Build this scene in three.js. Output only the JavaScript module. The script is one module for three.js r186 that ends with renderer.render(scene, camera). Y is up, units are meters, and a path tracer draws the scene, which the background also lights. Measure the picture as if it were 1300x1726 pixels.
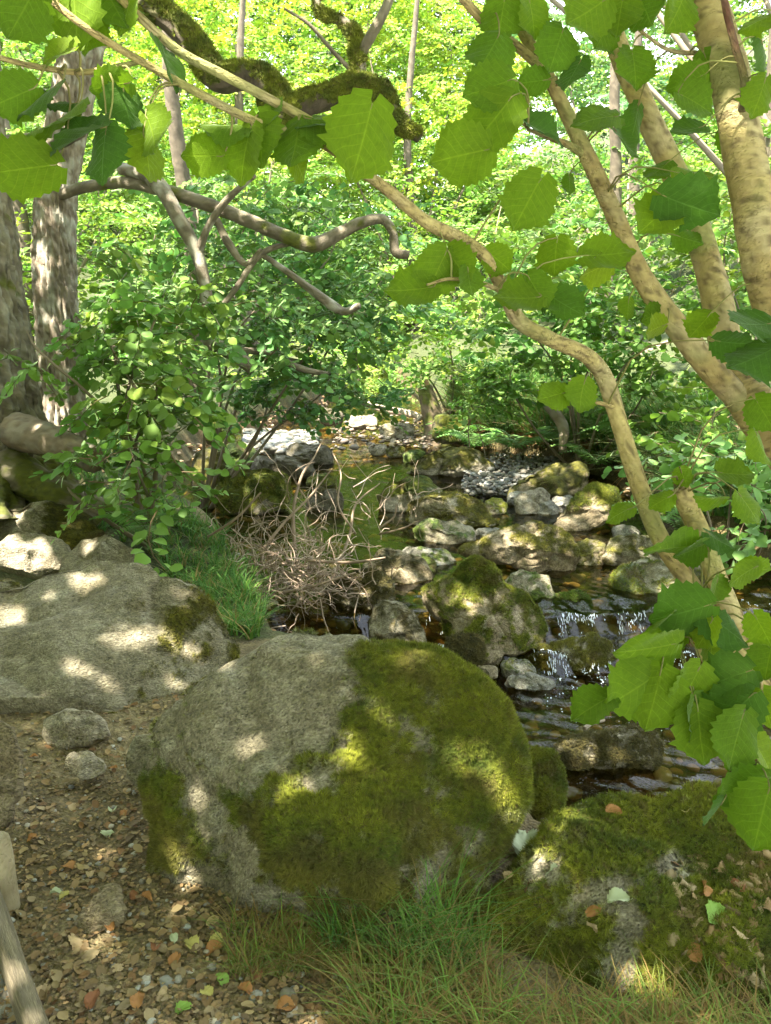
import * as THREE from 'three';
import { mergeGeometries } from 'three/addons/utils/BufferGeometryUtils.js';
import { ImprovedNoise } from 'three/addons/math/ImprovedNoise.js';

// ---------- camera, sky, sun, exposure ----------
const PW = 1300, PH = 1726, F = 1436, PITCH = 13.4 * Math.PI / 180, EYE = new THREE.Vector3(0, 1.6, 0);
const camera = new THREE.PerspectiveCamera(2 * Math.atan(PH / 2 / F) * 180 / Math.PI, PW / PH, 0.05, 400);
camera.position.copy(EYE);
camera.rotation.set(-PITCH, 0, 0);
const SUN = new THREE.Vector3(-0.40, 0.86, 0.30).normalize();
const SUN_POWER = 5.0, EXPOSURE = 6.9;
const scene = new THREE.Scene();
function skyTexture() {
  const w = 256, h = 128, d = new Float32Array(w * h * 4);
  for (let j = 0; j < h; j++) for (let i = 0; i < w; i++) {
    const el = Math.sin(((j + 0.5) / h - 0.5) * Math.PI), t = Math.pow(Math.max(0, el), 0.5), k = (j * w + i) * 4;
    d[k] = 1.02 + (0.60 - 1.02) * t; d[k + 1] = 1.02 + (0.69 - 1.02) * t; d[k + 2] = 0.96 + (0.84 - 0.96) * t; d[k + 3] = 1;
  }
  const t = new THREE.DataTexture(d, w, h, THREE.RGBAFormat, THREE.FloatType);
  t.mapping = THREE.EquirectangularReflectionMapping; t.magFilter = THREE.LinearFilter; t.needsUpdate = true;
  return t;
}
const sky = skyTexture();
scene.background = sky; scene.environment = sky;
scene.backgroundIntensity = 1.0; scene.environmentIntensity = 1.0;
const sun = new THREE.DirectionalLight(new THREE.Color().setRGB(1.0, 0.92, 0.78), SUN_POWER);
sun.target.position.set(0, 0, -6); sun.position.copy(SUN).multiplyScalar(40).add(sun.target.position);
sun.castShadow = true; sun.shadow.mapSize.set(4096, 4096);
Object.assign(sun.shadow.camera, { left: -30, right: 30, top: 30, bottom: -30, near: 1, far: 120 });
scene.add(sun); scene.add(sun.target);
const renderer = new THREE.WebGLRenderer({ antialias: true });
renderer.setSize(771, 1024);
renderer.toneMapping = THREE.LinearToneMapping;
renderer.toneMappingExposure = EXPOSURE;
renderer.shadowMap.enabled = true;

// ---------- small tools ----------
const V = (x, y, z) => new THREE.Vector3(x, y, z);
function mulberry(a) { return () => { a |= 0; a = a + 0x6D2B79F5 | 0; let t = Math.imul(a ^ a >>> 15, 1 | a); t = t + Math.imul(t ^ t >>> 7, 61 | t) ^ t; return ((t ^ t >>> 14) >>> 0) / 4294967296; }; }
const PN = new ImprovedNoise();
const noise = (x, y, z) => PN.noise(x + 71.3, y + 37.7, z + 13.1);
function fbm(x, y, z, o = 4) { let s = 0, a = 0.5, f = 1; for (let i = 0; i < o; i++) { s += a * noise(x * f, y * f, z * f); a *= 0.5; f *= 2.03; } return s; }
const clamp = (x, a, b) => Math.min(b, Math.max(a, x)), lerp = (a, b, t) => a + (b - a) * t;
const sstep = (a, b, x) => { const t = clamp((x - a) / (b - a), 0, 1); return t * t * (3 - 2 * t); };
function curve1(tab) { return (x) => { if (x <= tab[0][0]) return tab[0][1]; for (let i = 1; i < tab.length; i++) if (x <= tab[i][0]) { const [a, va] = tab[i - 1], [b, vb] = tab[i]; const t = (x - a) / (b - a); return lerp(va, vb, t * t * (3 - 2 * t)); } return tab[tab.length - 1][1]; }; }
const CP = Math.cos(PITCH), SP = Math.sin(PITCH);
function ray(px, py) { const a = (px - PW / 2) / F, b = -(py - PH / 2) / F; return V(a, b * CP - SP, -b * SP - CP); }   // unit step along the view axis
const at = (px, py, depth) => ray(px, py).multiplyScalar(depth).add(EYE);
function onY(px, py, y) { const r = ray(px, py); return r.multiplyScalar((y - EYE.y) / r.y).add(EYE); }
const used = {};
function numbered(n) { if (!(n in used)) { used[n] = 0; return n; } used[n]++; return n + '_' + String(used[n]).padStart(3, '0'); }
function tag(o, label, category, group, kind) { o.userData.label = label; o.userData.category = category; if (group) o.userData.group = group; if (kind) o.userData.kind = kind; return o; }
function mesh(name, geo, mat, parent) { const m = new THREE.Mesh(geo, mat); m.name = parent === scene ? numbered(name) : name; m.castShadow = m.receiveShadow = true; parent.add(m); return m; }
function group(name, pos) { const g = new THREE.Group(); g.name = numbered(name); g.position.copy(pos); scene.add(g); return g; }
function inst(name, geo, mat, mats, cols, parent) {
  const m = new THREE.InstancedMesh(geo, mat, mats.length); m.name = parent === scene ? numbered(name) : name;
  mats.forEach((x, i) => m.setMatrixAt(i, x)); if (cols) cols.forEach((c, i) => m.setColorAt(i, c));
  m.castShadow = m.receiveShadow = true; m.userData.kind = 'stuff'; parent.add(m); return m;
}
const C = (r, g, b) => new THREE.Color().setRGB(r, g, b);
function mixc(a, b, t) { return [lerp(a[0], b[0], t), lerp(a[1], b[1], t), lerp(a[2], b[2], t)]; }

// ---------- textures (grain only) ----------
function tileNoise(n, period, oct, seed) {   // tileable fbm in 0..1
  const out = new Float32Array(n * n); let lo = 1e9, hi = -1e9; const r = mulberry(seed);
  const grids = []; for (let o = 0; o < oct; o++) { const p = period << o; const g = new Float32Array(p * p); for (let i = 0; i < p * p; i++) g[i] = r(); grids.push([p, g]); }
  for (let y = 0; y < n; y++) for (let x = 0; x < n; x++) {
    let s = 0, a = 1;
    for (const [p, g] of grids) { const fx = x / n * p, fy = y / n * p, ix = fx | 0, iy = fy | 0; let tx = fx - ix, ty = fy - iy; tx = tx * tx * (3 - 2 * tx); ty = ty * ty * (3 - 2 * ty); const x1 = (ix + 1) % p, y1 = (iy + 1) % p;
      s += a * lerp(lerp(g[iy * p + ix], g[iy * p + x1], tx), lerp(g[y1 * p + ix], g[y1 * p + x1], tx), ty); a *= 0.6; }
    out[y * n + x] = s; lo = Math.min(lo, s); hi = Math.max(hi, s);
  }
  for (let i = 0; i < n * n; i++) out[i] = (out[i] - lo) / (hi - lo);
  return out;
}
function texOf(n, fn, srgb) {
  const d = new Uint8Array(n * n * 4);
  for (let i = 0; i < n * n; i++) { const v = fn(i); for (let k = 0; k < 3; k++) d[i * 4 + k] = clamp(Array.isArray(v) ? v[k] : v, 0, 1) * 255; d[i * 4 + 3] = 255; }
  const t = new THREE.DataTexture(d, n, n); t.wrapS = t.wrapT = THREE.RepeatWrapping; t.magFilter = THREE.LinearFilter; if (srgb) t.colorSpace = THREE.SRGBColorSpace; t.needsUpdate = true; return t;
}
const tnA = tileNoise(512, 8, 6, 11), tnB = tileNoise(512, 16, 5, 23), tnC = tileNoise(512, 64, 3, 31);
const crack = (i) => Math.exp(-(((tnA[i] - 0.47) / 0.012) ** 2)) * (tnB[i] > 0.5 ? 1 : 0.2), pit = (i) => tnC[i] < 0.2 ? 1 : 0;
const stoneBump = texOf(512, (i) => 0.25 + 0.35 * tnB[i] + 0.35 * tnC[i] - 0.25 * crack(i) - 0.2 * pit(i));
const stoneMap = texOf(512, (i) => { const v = 0.82 + 0.22 * (tnB[i] - 0.5) + 0.5 * (tnC[i] - 0.5) + 0.15 * (tnA[i] - 0.5); return [v, v * 0.99, v * 0.96]; }, true);
const soilBump = texOf(512, (i) => 0.4 * tnB[i] + 0.6 * tnC[i]);

// ---------- materials ----------
const std = (o) => new THREE.MeshStandardMaterial(o), phys = (o) => new THREE.MeshPhysicalMaterial(o);
const M = {
  rock: std({ vertexColors: true, map: stoneMap, bumpMap: stoneBump, bumpScale: 0.02, roughness: 0.92 }),
  wetRock: std({ vertexColors: true, map: stoneMap, bumpMap: stoneBump, bumpScale: 0.008, roughness: 0.5 }),
  soil: std({ vertexColors: true, map: stoneMap, bumpMap: soilBump, bumpScale: 0.02, roughness: 0.95 }),
  bark: std({ vertexColors: true, bumpMap: stoneBump, bumpScale: 0.008, roughness: 0.92 }),
  twig: std({ vertexColors: true, roughness: 0.8 }),
  wood: std({ vertexColors: true, map: stoneMap, bumpMap: stoneBump, bumpScale: 0.004, roughness: 0.85 }),
  leaf: phys({ vertexColors: true, roughness: 0.95, transmission: 0.46, thickness: 0, specularIntensity: 0.5, clearcoat: 0.16, clearcoatRoughness: 0.4, side: THREE.DoubleSide }),
  bigLeaf: phys({ vertexColors: true, roughness: 0.96, transmission: 0.6, thickness: 0, specularIntensity: 0.25, clearcoat: 0.05, clearcoatRoughness: 0.4, side: THREE.DoubleSide }),
  grass: phys({ vertexColors: true, roughness: 0.95, transmission: 0.35, thickness: 0, specularIntensity: 0.4, side: THREE.DoubleSide }),
  litter: std({ vertexColors: true, roughness: 0.85, side: THREE.DoubleSide }),
  pebble: std({ vertexColors: true, roughness: 0.8 }),
  moss: std({ vertexColors: true, roughness: 1.0, side: THREE.DoubleSide }),
  foam: phys({ color: C(0.85, 0.9, 0.95), roughness: 0.7, transmission: 0.4, thickness: 0 }),
};

// ---------- terrain and water levels ----------
const xl = curve1([[0, 2.2], [1.4, 1.8], [2, 1.3], [2.6, 0.7], [3.2, 0.42], [4, 0.0], [4.7, -0.55], [6, -0.95], [7, -1.35], [8, -2.0], [10, -2.7], [12, -2.7], [14, -2.0], [16, -1.2], [20, -0.7], [28, -0.4]]);
const xr = curve1([[0, 5], [4, 5], [6, 3.9], [7, 3.2], [8, 2.9], [10, 2.75], [11, 2.3], [12.5, 1.15], [14, 0.9], [16, 0.9], [20, 0.3], [28, 0.2]]);
const water = curve1([[0, -0.78], [5.30, -0.78], [5.44, -0.66], [5.62, -0.64], [5.76, -0.52], [6.1, -0.50], [8, -0.46], [10, -0.42], [11, -0.36], [13, -0.30], [17, -0.12], [24, 0.2], [34, 0.6]]);
const bankL = curve1([[0, 0], [3.5, 0], [4.7, -0.14], [6, -0.1], [8, 0.05], [12, 0.15], [16, 0.3], [24, 0.9], [40, 3]]);
const bankR = curve1([[0, -0.1], [6, -0.1], [8, 0.05], [11, 0.12], [14, 0.4], [24, 1.0], [40, 3]]);
function ground(x, z) {
  const d = -z, sl = xl(d) - x, sr = x - xr(d);
  const w = water(d), bed = w - 0.14 - (d > 6.6 && d < 11 ? 0.22 : 0.10) * sstep(0, 1.2, -Math.max(sl, sr)) + 0.05 * noise(x * 2.1, 3, z * 2.1) + 0.025 * noise(x * 6, 5, z * 6);
  const rough = 0.07 * noise(x * 0.9, 1, z * 0.9) + 0.02 * noise(x * 4, 2, z * 4) + 0.006 * noise(x * 17, 2, z * 17);
  let y = bed;
  if (sl > -0.25) y = lerp(bed, bankL(d) + rough * sstep(1, 4, d + Math.abs(x)) + 0.006 * noise(x * 9, 2, z * 9) + 0.16 * Math.max(0, sl - 2.5) + 0.4 * Math.max(0, sl - 9), sstep(-0.25, 0.3, sl));
  if (sr > -0.2) y = lerp(bed, bankR(d) + rough * 1.5 + 0.22 * Math.max(0, sr - 0.8) + 0.3 * Math.max(0, sr - 6), sstep(-0.2, 0.45, sr));
  return y + (d > 24 ? 0.10 * (d - 24) : 0);
}
{
  const NX = 420, NZ = 420, xs = [], zs = [];
  for (let i = 0; i < NX; i++) { const t = i / (NX - 1) * 2 - 1; xs.push(3.2 * t + 140 * Math.pow(Math.abs(t), 7) * Math.sign(t) + 8 * t * t * t); }
  for (let j = 0; j < NZ; j++) { const t = j / (NZ - 1); zs.push(3 - 12 * t - 170 * Math.pow(t, 6) - 12 * t * t); }
  const pos = new Float32Array(NX * NZ * 3), uv = new Float32Array(NX * NZ * 2), col = new Float32Array(NX * NZ * 3), idx = [];
  for (let j = 0; j < NZ; j++) for (let i = 0; i < NX; i++) {
    const k = j * NX + i, x = xs[i], z = zs[j], y = ground(x, z), d = -z;
    pos.set([x, y, z], k * 3); uv.set([x * 1.6 + z * 0.13, z * 1.6 - x * 0.2], k * 2);
    const n1 = fbm(x * 1.3, 0, z * 1.3) , n2 = fbm(x * 5, 4, z * 5), n3 = fbm(x * 14, 9, z * 14, 2);
    let c = mixc([0.30, 0.245, 0.135], [0.17, 0.13, 0.065], sstep(-0.2, 0.25, n1 + 0.5 * n2 + 0.4 * n3));
    const green = sstep(-0.1, 0.35, n1 + 0.5 * n2 + (d > 4.2 ? 0.35 : -0.5) + (d > 9 ? 0.3 : 0));
    c = mixc(c, [0.055, 0.085, 0.02], green * 0.9);
    const inBed = Math.max(xl(d) - x, x - xr(d));
    c = mixc(c, mixc([0.17, 0.085, 0.035], [0.07, 0.055, 0.03], sstep(-0.2, 0.3, n2 + n3)), sstep(0.22, -0.1, inBed));
    if (d > 6.2 && d < 13) c = mixc(c, mixc([0.075, 0.10, 0.02], [0.04, 0.055, 0.015], sstep(-0.2, 0.3, n1 + n3)), sstep(0.1, -0.2, inBed) * sstep(6.2, 6.9, d) * sstep(13, 11, d));  // green bed: algae, plus foliage reflection put into the colour
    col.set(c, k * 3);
    if (i && j) idx.push(k - NX - 1, k - NX, k - 1, k - NX, k, k - 1);
  }
  const g = new THREE.BufferGeometry(); g.setAttribute('position', new THREE.BufferAttribute(pos, 3)); g.setAttribute('uv', new THREE.BufferAttribute(uv, 2)); g.setAttribute('color', new THREE.BufferAttribute(col, 3)); g.setIndex(idx); g.computeVertexNormals();
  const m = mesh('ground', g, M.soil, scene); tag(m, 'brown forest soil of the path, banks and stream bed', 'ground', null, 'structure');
}
// running water: one sheet that steps down over the little falls
const W = (x, d) => water(d + (d > 4.6 && d < 6.6 ? 0.22 * noise(x * 1.9, 7, 1) + 0.10 * noise(x * 5.5, 3, 1) + 0.04 * noise(x * 14, 5, d * 3) : 0));
const wave = (x, z) => { const d = -z, casc = sstep(4.6, 5.3, d) * sstep(6.6, 5.9, d), pool = d < 5.2 ? 1 : 0.35;
  return 0.014 * pool * noise(x * 5 + z * 2, 1, z * 6) + 0.011 * pool * noise(x * 13, 4, z * 15) + 0.004 * (0.4 + pool) * noise(x * 30, 2, z * 34) + casc * (0.03 * noise(x * 7, 2, z * 4) + 0.016 * noise(x * 22, 6, z * 12)); };
{
  const zs = []; for (let z = -2.2; z > -36;) { zs.push(z); z -= z > -7 ? 0.03 : z > -13 ? 0.05 : 0.2; }
  const NX = 170, pos = [], uv = [], idx = [];
  zs.forEach((z, j) => { const d = -z, a = xl(d) - 0.45, b = Math.min(xr(d), 5) + 0.35;
    for (let i = 0; i < NX; i++) { const x = lerp(a, b, i / (NX - 1)); pos.push(x, W(x, d) + wave(x, z), z); uv.push(x, z); const k = j * NX + i; if (i && j) idx.push(k - NX - 1, k - NX, k - 1, k - NX, k, k - 1); } });
  const g = new THREE.BufferGeometry(); g.setAttribute('position', new THREE.Float32BufferAttribute(pos, 3)); g.setAttribute('uv', new THREE.Float32BufferAttribute(uv, 2)); g.setIndex(idx); g.computeVertexNormals();
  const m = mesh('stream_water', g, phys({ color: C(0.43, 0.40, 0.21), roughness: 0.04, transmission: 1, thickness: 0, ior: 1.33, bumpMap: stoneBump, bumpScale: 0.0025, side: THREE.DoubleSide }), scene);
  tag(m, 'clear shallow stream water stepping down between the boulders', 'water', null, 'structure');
}
// ---------- rocks ----------
const STONE = { grey: [[0.40, 0.37, 0.28], [0.25, 0.225, 0.155]], tan: [[0.42, 0.36, 0.25], [0.26, 0.205, 0.125]], pale: [[0.54, 0.49, 0.39], [0.38, 0.34, 0.26]], dark: [[0.22, 0.20, 0.15], [0.12, 0.105, 0.075]], blue: [[0.34, 0.34, 0.30], [0.21, 0.21, 0.18]] };  // tints include some yellow of the leaf-filtered shade light
const MOSS = { lime: [[0.20, 0.215, 0.016], [0.06, 0.09, 0.010]], green: [[0.13, 0.19, 0.02], [0.045, 0.078, 0.012]], olive: [[0.19, 0.18, 0.02], [0.07, 0.072, 0.014]], brown: [[0.10, 0.085, 0.025], [0.05, 0.048, 0.015]] };
const rockMeshes = [], caster = new THREE.Raycaster();
// where the line of sight through a pixel first meets one of the given rocks (all of them by default)
function hit(px, py, list = rockMeshes) { caster.set(EYE, ray(px, py).normalize()); list.forEach((m) => m.updateWorldMatrix(true, false)); const h = caster.intersectObjects(list, false)[0]; return h ? { p: h.point, n: h.face.normal.clone().transformDirection(h.object.matrixWorld) } : { p: onY(px, py, 0), n: V(0, 1, 0) }; }
const UVA = V(0.83, -0.30, 0.46).normalize(), UVB = V(0.2, 0.78, -0.58).normalize();
function outlineRock(o) {
  const seed = o.seed ?? (used.rockSeed = (used.rockSeed || 0) + 17), so = seed * 3.7, R0 = mulberry(seed + 5);
  const lean = (o.lean ?? 28) * Math.PI / 180, yaw = (o.yaw ?? 0) * Math.PI / 180;
  let low = o.pts[0]; for (const p of o.pts) if (p[1] > low[1]) low = p;
  const wpx = Math.max(...o.pts.map((p) => p[0])) - Math.min(...o.pts.map((p) => p[0]));
  const c0 = o.depth ? at(low[0], low[1], o.depth) : onY(low[0], low[1], o.L);
  const depth0 = c0.clone().sub(EYE).dot(V(0, -SP, -CP)), size = wpx / F * depth0;
  const T = o.T ? o.T : size * 0.42;
  const n = V(Math.sin(yaw) * Math.cos(lean), Math.sin(lean), Math.cos(yaw) * Math.cos(lean));
  const e1 = V(0, 1, 0).cross(n).normalize(), e2 = n.clone().cross(e1);
  const c = c0.clone().addScaledVector(n, -T * (o.sink ?? 0.55));
  const poly = o.pts.map(([px, py]) => { const r = ray(px, py), s = c.clone().sub(EYE).dot(n) / r.dot(n), q = r.multiplyScalar(s).add(EYE).sub(c); return [q.dot(e1), q.dot(e2)]; });
  let A = 0, cx = 0, cy = 0; poly.forEach(([x, y], i) => { const [x2, y2] = poly[(i + 1) % poly.length], k = x * y2 - x2 * y; A += k; cx += (x + x2) * k; cy += (y + y2) * k; }); cx /= 3 * A; cy /= 3 * A;
  const NA = 180, rad = new Float32Array(NA);
  for (let a = 0; a < NA; a++) { const dx = Math.cos(a / NA * 2 * Math.PI), dy = Math.sin(a / NA * 2 * Math.PI); let best = 0;
    poly.forEach(([x, y], i) => { const [x2, y2] = poly[(i + 1) % poly.length], ax = x - cx, ay = y - cy, bx = x2 - x, by = y2 - y, den = dx * by - dy * bx; if (Math.abs(den) < 1e-9) return; const t = (ax * by - ay * bx) / den, s = (ax * dy - ay * dx) / den; if (s >= -0.001 && s <= 1.001 && t > best) best = t; });
    rad[a] = best || size / 2; }
  const sm = o.smooth ?? 2, rs = new Float32Array(NA);
  for (let a = 0; a < NA; a++) { let s = 0, w = 0; for (let k = -sm; k <= sm; k++) { const g = Math.exp(-k * k / (sm * sm * 0.5 + 0.01)); s += g * rad[(a + k + NA) % NA]; w += g; } rs[a] = s / w; }
  const Rof = (phi) => { let f = (phi / (2 * Math.PI) % 1 + 1) % 1 * NA; const i = f | 0; return lerp(rs[i % NA], rs[(i + 1) % NA], f - i); };
  const cuts = o.cuts ?? Array.from({ length: 7 }, () => { const a = R0() * 6.28, k = 0.25 + 0.85 * R0(); return [0.45 + R0() * 0.45, Math.cos(a) * k, Math.sin(a) * k]; });   // facets: [height, slope right, slope up]
  const Rm = size / 2, nT = o.res ?? clamp(Math.round(wpx * 0.42), 22, 150), nP = Math.round(nT * 1.7);
  const pos = [], uvn = [];
  for (let j = 0; j <= nT; j++) { const t = Math.PI * j / nT, st = Math.pow(Math.max(1e-4, Math.sin(t)), o.box ?? 0.78), ct = Math.sign(Math.cos(t)) * Math.pow(Math.abs(Math.cos(t)), 0.85);
    for (let i = 0; i < nP; i++) { const ph = 2 * Math.PI * (i + 0.5 * (j % 2)) / nP, R = Rof(ph);
      let q = [Math.cos(ph) * st * R / Rm, Math.sin(ph) * st * R / Rm, ct];
      if (q[2] > 0) { let w = q[2]; for (const [w0, su, sv] of cuts) { const e = Math.max(0.02, w0 + su * q[0] + sv * q[1]), sf = o.soft ?? 0.1, h = clamp(0.5 + (e - w) / sf, 0, 1); w = lerp(e, w, h) - 0.5 * sf * h * (1 - h); } q[2] = Math.max(w, 0.3 * q[2]); }
      uvn.push(q); pos.push(c.clone().addScaledVector(e1, cx + q[0] * Rm).addScaledVector(e2, cy + q[1] * Rm).addScaledVector(n, q[2] * T)); } }
  const idx = []; for (let j = 0; j < nT; j++) for (let i = 0; i < nP; i++) { const a = j * nP + i, b = j * nP + (i + 1) % nP; idx.push(a, a + nP, b, b, a + nP, b + nP); }
  const geo = new THREE.BufferGeometry(), N = pos.length, P = new Float32Array(N * 3), uv = new Float32Array(N * 2), col = new Float32Array(N * 3);
  const org = o.base ?? c0; pos.forEach((p, i) => P.set([p.x - org.x, p.y - org.y, p.z - org.z], i * 3));
  geo.setAttribute('position', new THREE.BufferAttribute(P, 3)); geo.setIndex(idx); geo.computeVertexNormals();
  let nn = geo.attributes.normal.array;
  const amp = (o.amp ?? 1) * size, fr = 1 / size, mossK = o.moss ?? 0, mask = new Float32Array(N);
  const N1 = nn.slice();
  for (let i = 0; i < N; i++) {
    const x = P[i * 3], y = P[i * 3 + 1], z = P[i * 3 + 2];
    let h = amp * (0.095 * fbm(x * fr * 2.2 + so, y * fr * 2.2, z * fr * 2.2, 3) + 0.035 * fbm(x * fr * 7, y * fr * 7 + so, z * fr * 7, 3) - 0.05 * Math.pow(1 - Math.abs(noise(x * fr * 2.6 + so, y * fr * 2.6, z * fr * 2.6)), 6));
    const s = y * 0.9 + x * 0.35 * Math.sin(so) + 0.1 * noise(x * 5, y * 5, z * 5 + so); h -= 0.012 * amp * Math.pow(1 - Math.abs(noise(s * fr * 9, so, x * fr)), 8);   // bedding cracks
    const px = x / size, py = y / size, pz = z / size;
    const mn = fbm(px * 3.1 + so, py * 3.1, pz * 3.1, 4) * 0.8 + 0.85 * fbm(px * 9, py * 9 + so, pz * 9, 4) + 0.22 * noise(x * 38, y * 38, z * 38) + 0.16 * noise(x * 95, y * 95 + so, z * 95);
    let m = mossK <= 0 ? 0 : sstep(-0.06, 0.22, mn + (mossK - 0.5) * 1.3 + (o.up ?? 0.35) * (N1[i * 3 + 1] - 0.35) + (o.where ? o.where(uvn[i][0], uvn[i][1], uvn[i][2]) : 0));
    mask[i] = m;
    h += m * (0.006 + 0.012 * Math.min(1, size) * (0.5 + fbm(x * 26, y * 26, z * 26, 3)) + 0.006 * noise(x * 90, y * 90, z * 90));
    h += (1 - m) * 0.0025 * noise(x * 60, y * 60, z * 60);
    P[i * 3] += N1[i * 3] * h; P[i * 3 + 1] += N1[i * 3 + 1] * h; P[i * 3 + 2] += N1[i * 3 + 2] * h;
  }
  geo.computeVertexNormals();
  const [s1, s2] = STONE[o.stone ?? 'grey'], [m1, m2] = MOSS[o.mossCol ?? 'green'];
  const flow = V(0, 0, 0);
  for (let i = 0; i < N; i++) {
    const x = P[i * 3], y = P[i * 3 + 1], z = P[i * 3 + 2];
    uv.set([(x * UVA.x + y * UVA.y + z * UVA.z) * 3.4 + so, (x * UVB.x + y * UVB.y + z * UVB.z) * 3.4], i * 2);
    const a = fbm(x * 4 + so, y * 4, z * 4, 3), b = fbm(x * 19, y * 19 + so, z * 19, 3), sp = noise(x * 70, y * 70, z * 70 + so);
    let cst = mixc(s1, s2, clamp(0.5 + a * 0.9 + b * 0.9, 0, 1));
    const lich = sstep(0.20, 0.30, fbm(x * 9 + 40, y * 9 + so, z * 9, 3)); cst = mixc(cst, [0.44, 0.43, 0.34], lich * 0.55);
    const stain = sstep(0.12, 0.3, fbm(x * 6, y * 6 + 9, z * 6 + so, 3)); cst = mixc(cst, [0.17, 0.145, 0.075], stain * 0.5);
    cst = cst.map((v) => v * (1 + 0.28 * sp));
    let cm = mixc(m1, m2, clamp(0.45 + 1.5 * a + 1.3 * b + 0.3 * sp, 0, 1));
    const dead = sstep(0.1, 0.35, fbm(x * 7 + 5, y * 7 + so, z * 7 + 3, 3) + (o.dead ? o.dead(uvn[i][0], uvn[i][1]) : 0)); cm = mixc(cm, [0.115, 0.085, 0.025], dead * 0.85);
    cm = cm.map((v) => v * (1 + 0.45 * noise(x * 120, y * 120, z * 120)));
    col.set(mixc(cst, cm, mask[i]), i * 3);
  }
  geo.setAttribute('uv', new THREE.BufferAttribute(uv, 2)); geo.setAttribute('color', new THREE.BufferAttribute(col, 3));
  const root = o.tufts ? group(o.name ?? 'boulder', org) : null;
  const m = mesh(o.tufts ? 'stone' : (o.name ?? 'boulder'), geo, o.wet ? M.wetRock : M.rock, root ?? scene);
  if (!root) m.position.copy(org);
  tag(root ?? m, o.label, o.cat ?? 'boulder', o.group);
  rockMeshes.push(m);
  if (o.tufts) mossTufts(root, geo, mask, o.tufts, m1, m2, seed);
  return { root: root ?? m, geo, mask, size, org };
}
const tuftGeo = (() => { const p = [], cl = [], r = mulberry(4); for (let k = 0; k < 7; k++) { const a = k / 7 * 6.28 + r(), t = 0.5 + r() * 0.7, dx = Math.cos(a), dz = Math.sin(a), w = 0.16; p.push(-dz * w, 0, dx * w, dz * w, 0, -dx * w, dx * t, 0.9 + 0.5 * r(), dz * t); for (let i = 0; i < 3; i++) { cl.push(1, 1, 1); } }
  const g = new THREE.BufferGeometry(); g.setAttribute('position', new THREE.Float32BufferAttribute(p, 3)); g.setAttribute('color', new THREE.Float32BufferAttribute(cl, 3)); g.computeVertexNormals(); return g; })();
function mossTufts(root, geo, mask, count, m1, m2, seed, big = 1) {
  const r = mulberry(seed + 99), P = geo.attributes.position.array, Nn = geo.attributes.normal.array, ix = geo.index.array, mats = [], cols = [], d = new THREE.Object3D(), up = V(0, 1, 0), nT = ix.length / 3;
  const area = new Float32Array(nT); let tot = 0; const a = V(), b = V(), c = V();
  for (let t = 0; t < nT; t++) { const [i, j, k] = [ix[t * 3], ix[t * 3 + 1], ix[t * 3 + 2]]; a.fromArray(P, i * 3); b.fromArray(P, j * 3); c.fromArray(P, k * 3); const w = (mask[i] + mask[j] + mask[k]) / 3; tot += b.clone().sub(a).cross(c.clone().sub(a)).length() * w * w * (Nn[i * 3 + 2] > -0.3 ? 1 : 0); area[t] = tot; }
  for (let s = 0; s < count; s++) { const q = r() * tot; let lo = 0, hi = nT - 1; while (lo < hi) { const m = (lo + hi) >> 1; if (area[m] < q) lo = m + 1; else hi = m; }
    const u = r(), v = r() * (1 - u), i = ix[lo * 3], j = ix[lo * 3 + 1], k = ix[lo * 3 + 2]; a.fromArray(P, i * 3); b.fromArray(P, j * 3); c.fromArray(P, k * 3);
    d.position.copy(a).multiplyScalar(1 - u - v).addScaledVector(b, u).addScaledVector(c, v);
    const n = V(Nn[i * 3], Nn[i * 3 + 1] + 0.25, Nn[i * 3 + 2]).normalize(); d.quaternion.setFromUnitVectors(up, n); d.rotateY(r() * 6.28); const sc = big * (0.0055 + 0.006 * r()); d.scale.set(sc, sc * (0.8 + 0.6 * r()), sc); d.updateMatrix(); mats.push(d.matrix.clone());
    const t = clamp(0.5 + fbm(d.position.x * 7, d.position.y * 7, d.position.z * 7, 3) * 2.2, 0, 1) ; const cv = geo.attributes.color.array, vi = i * 3, own = big === 1, f = 0.75 + 0.7 * r(), cc = (own ? mixc([cv[vi], cv[vi + 1], cv[vi + 2]], mixc(m1, m2, t), 0.4) : mixc(m1, m2, t)).map((x) => x * f); cols.push(C(...(r() < 0.1 ? [0.13, 0.105, 0.03] : cc))); }
  inst('moss', tuftGeo, M.moss, mats, cols, root);
}
const box = (x0, y0, x1, y1, k = 0) => { const r = mulberry((x0 * 7 + y0 * 13) | 0), w = (x1 - x0) / 2, h = (y1 - y0) / 2, cx = (x0 + x1) / 2, cy = (y0 + y1) / 2, out = []; for (let i = 0; i < 11; i++) { const a = i / 11 * 6.283, c = Math.cos(a), s = Math.sin(a), e = 0.72; const f = 1 + (r() - 0.5) * 0.16; out.push([cx + w * Math.sign(c) * Math.pow(Math.abs(c), e) * f, cy + h * Math.sign(s) * Math.pow(Math.abs(s), s > 0 ? 0.55 : 0.85) * f + k * c]); } return out; };

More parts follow.
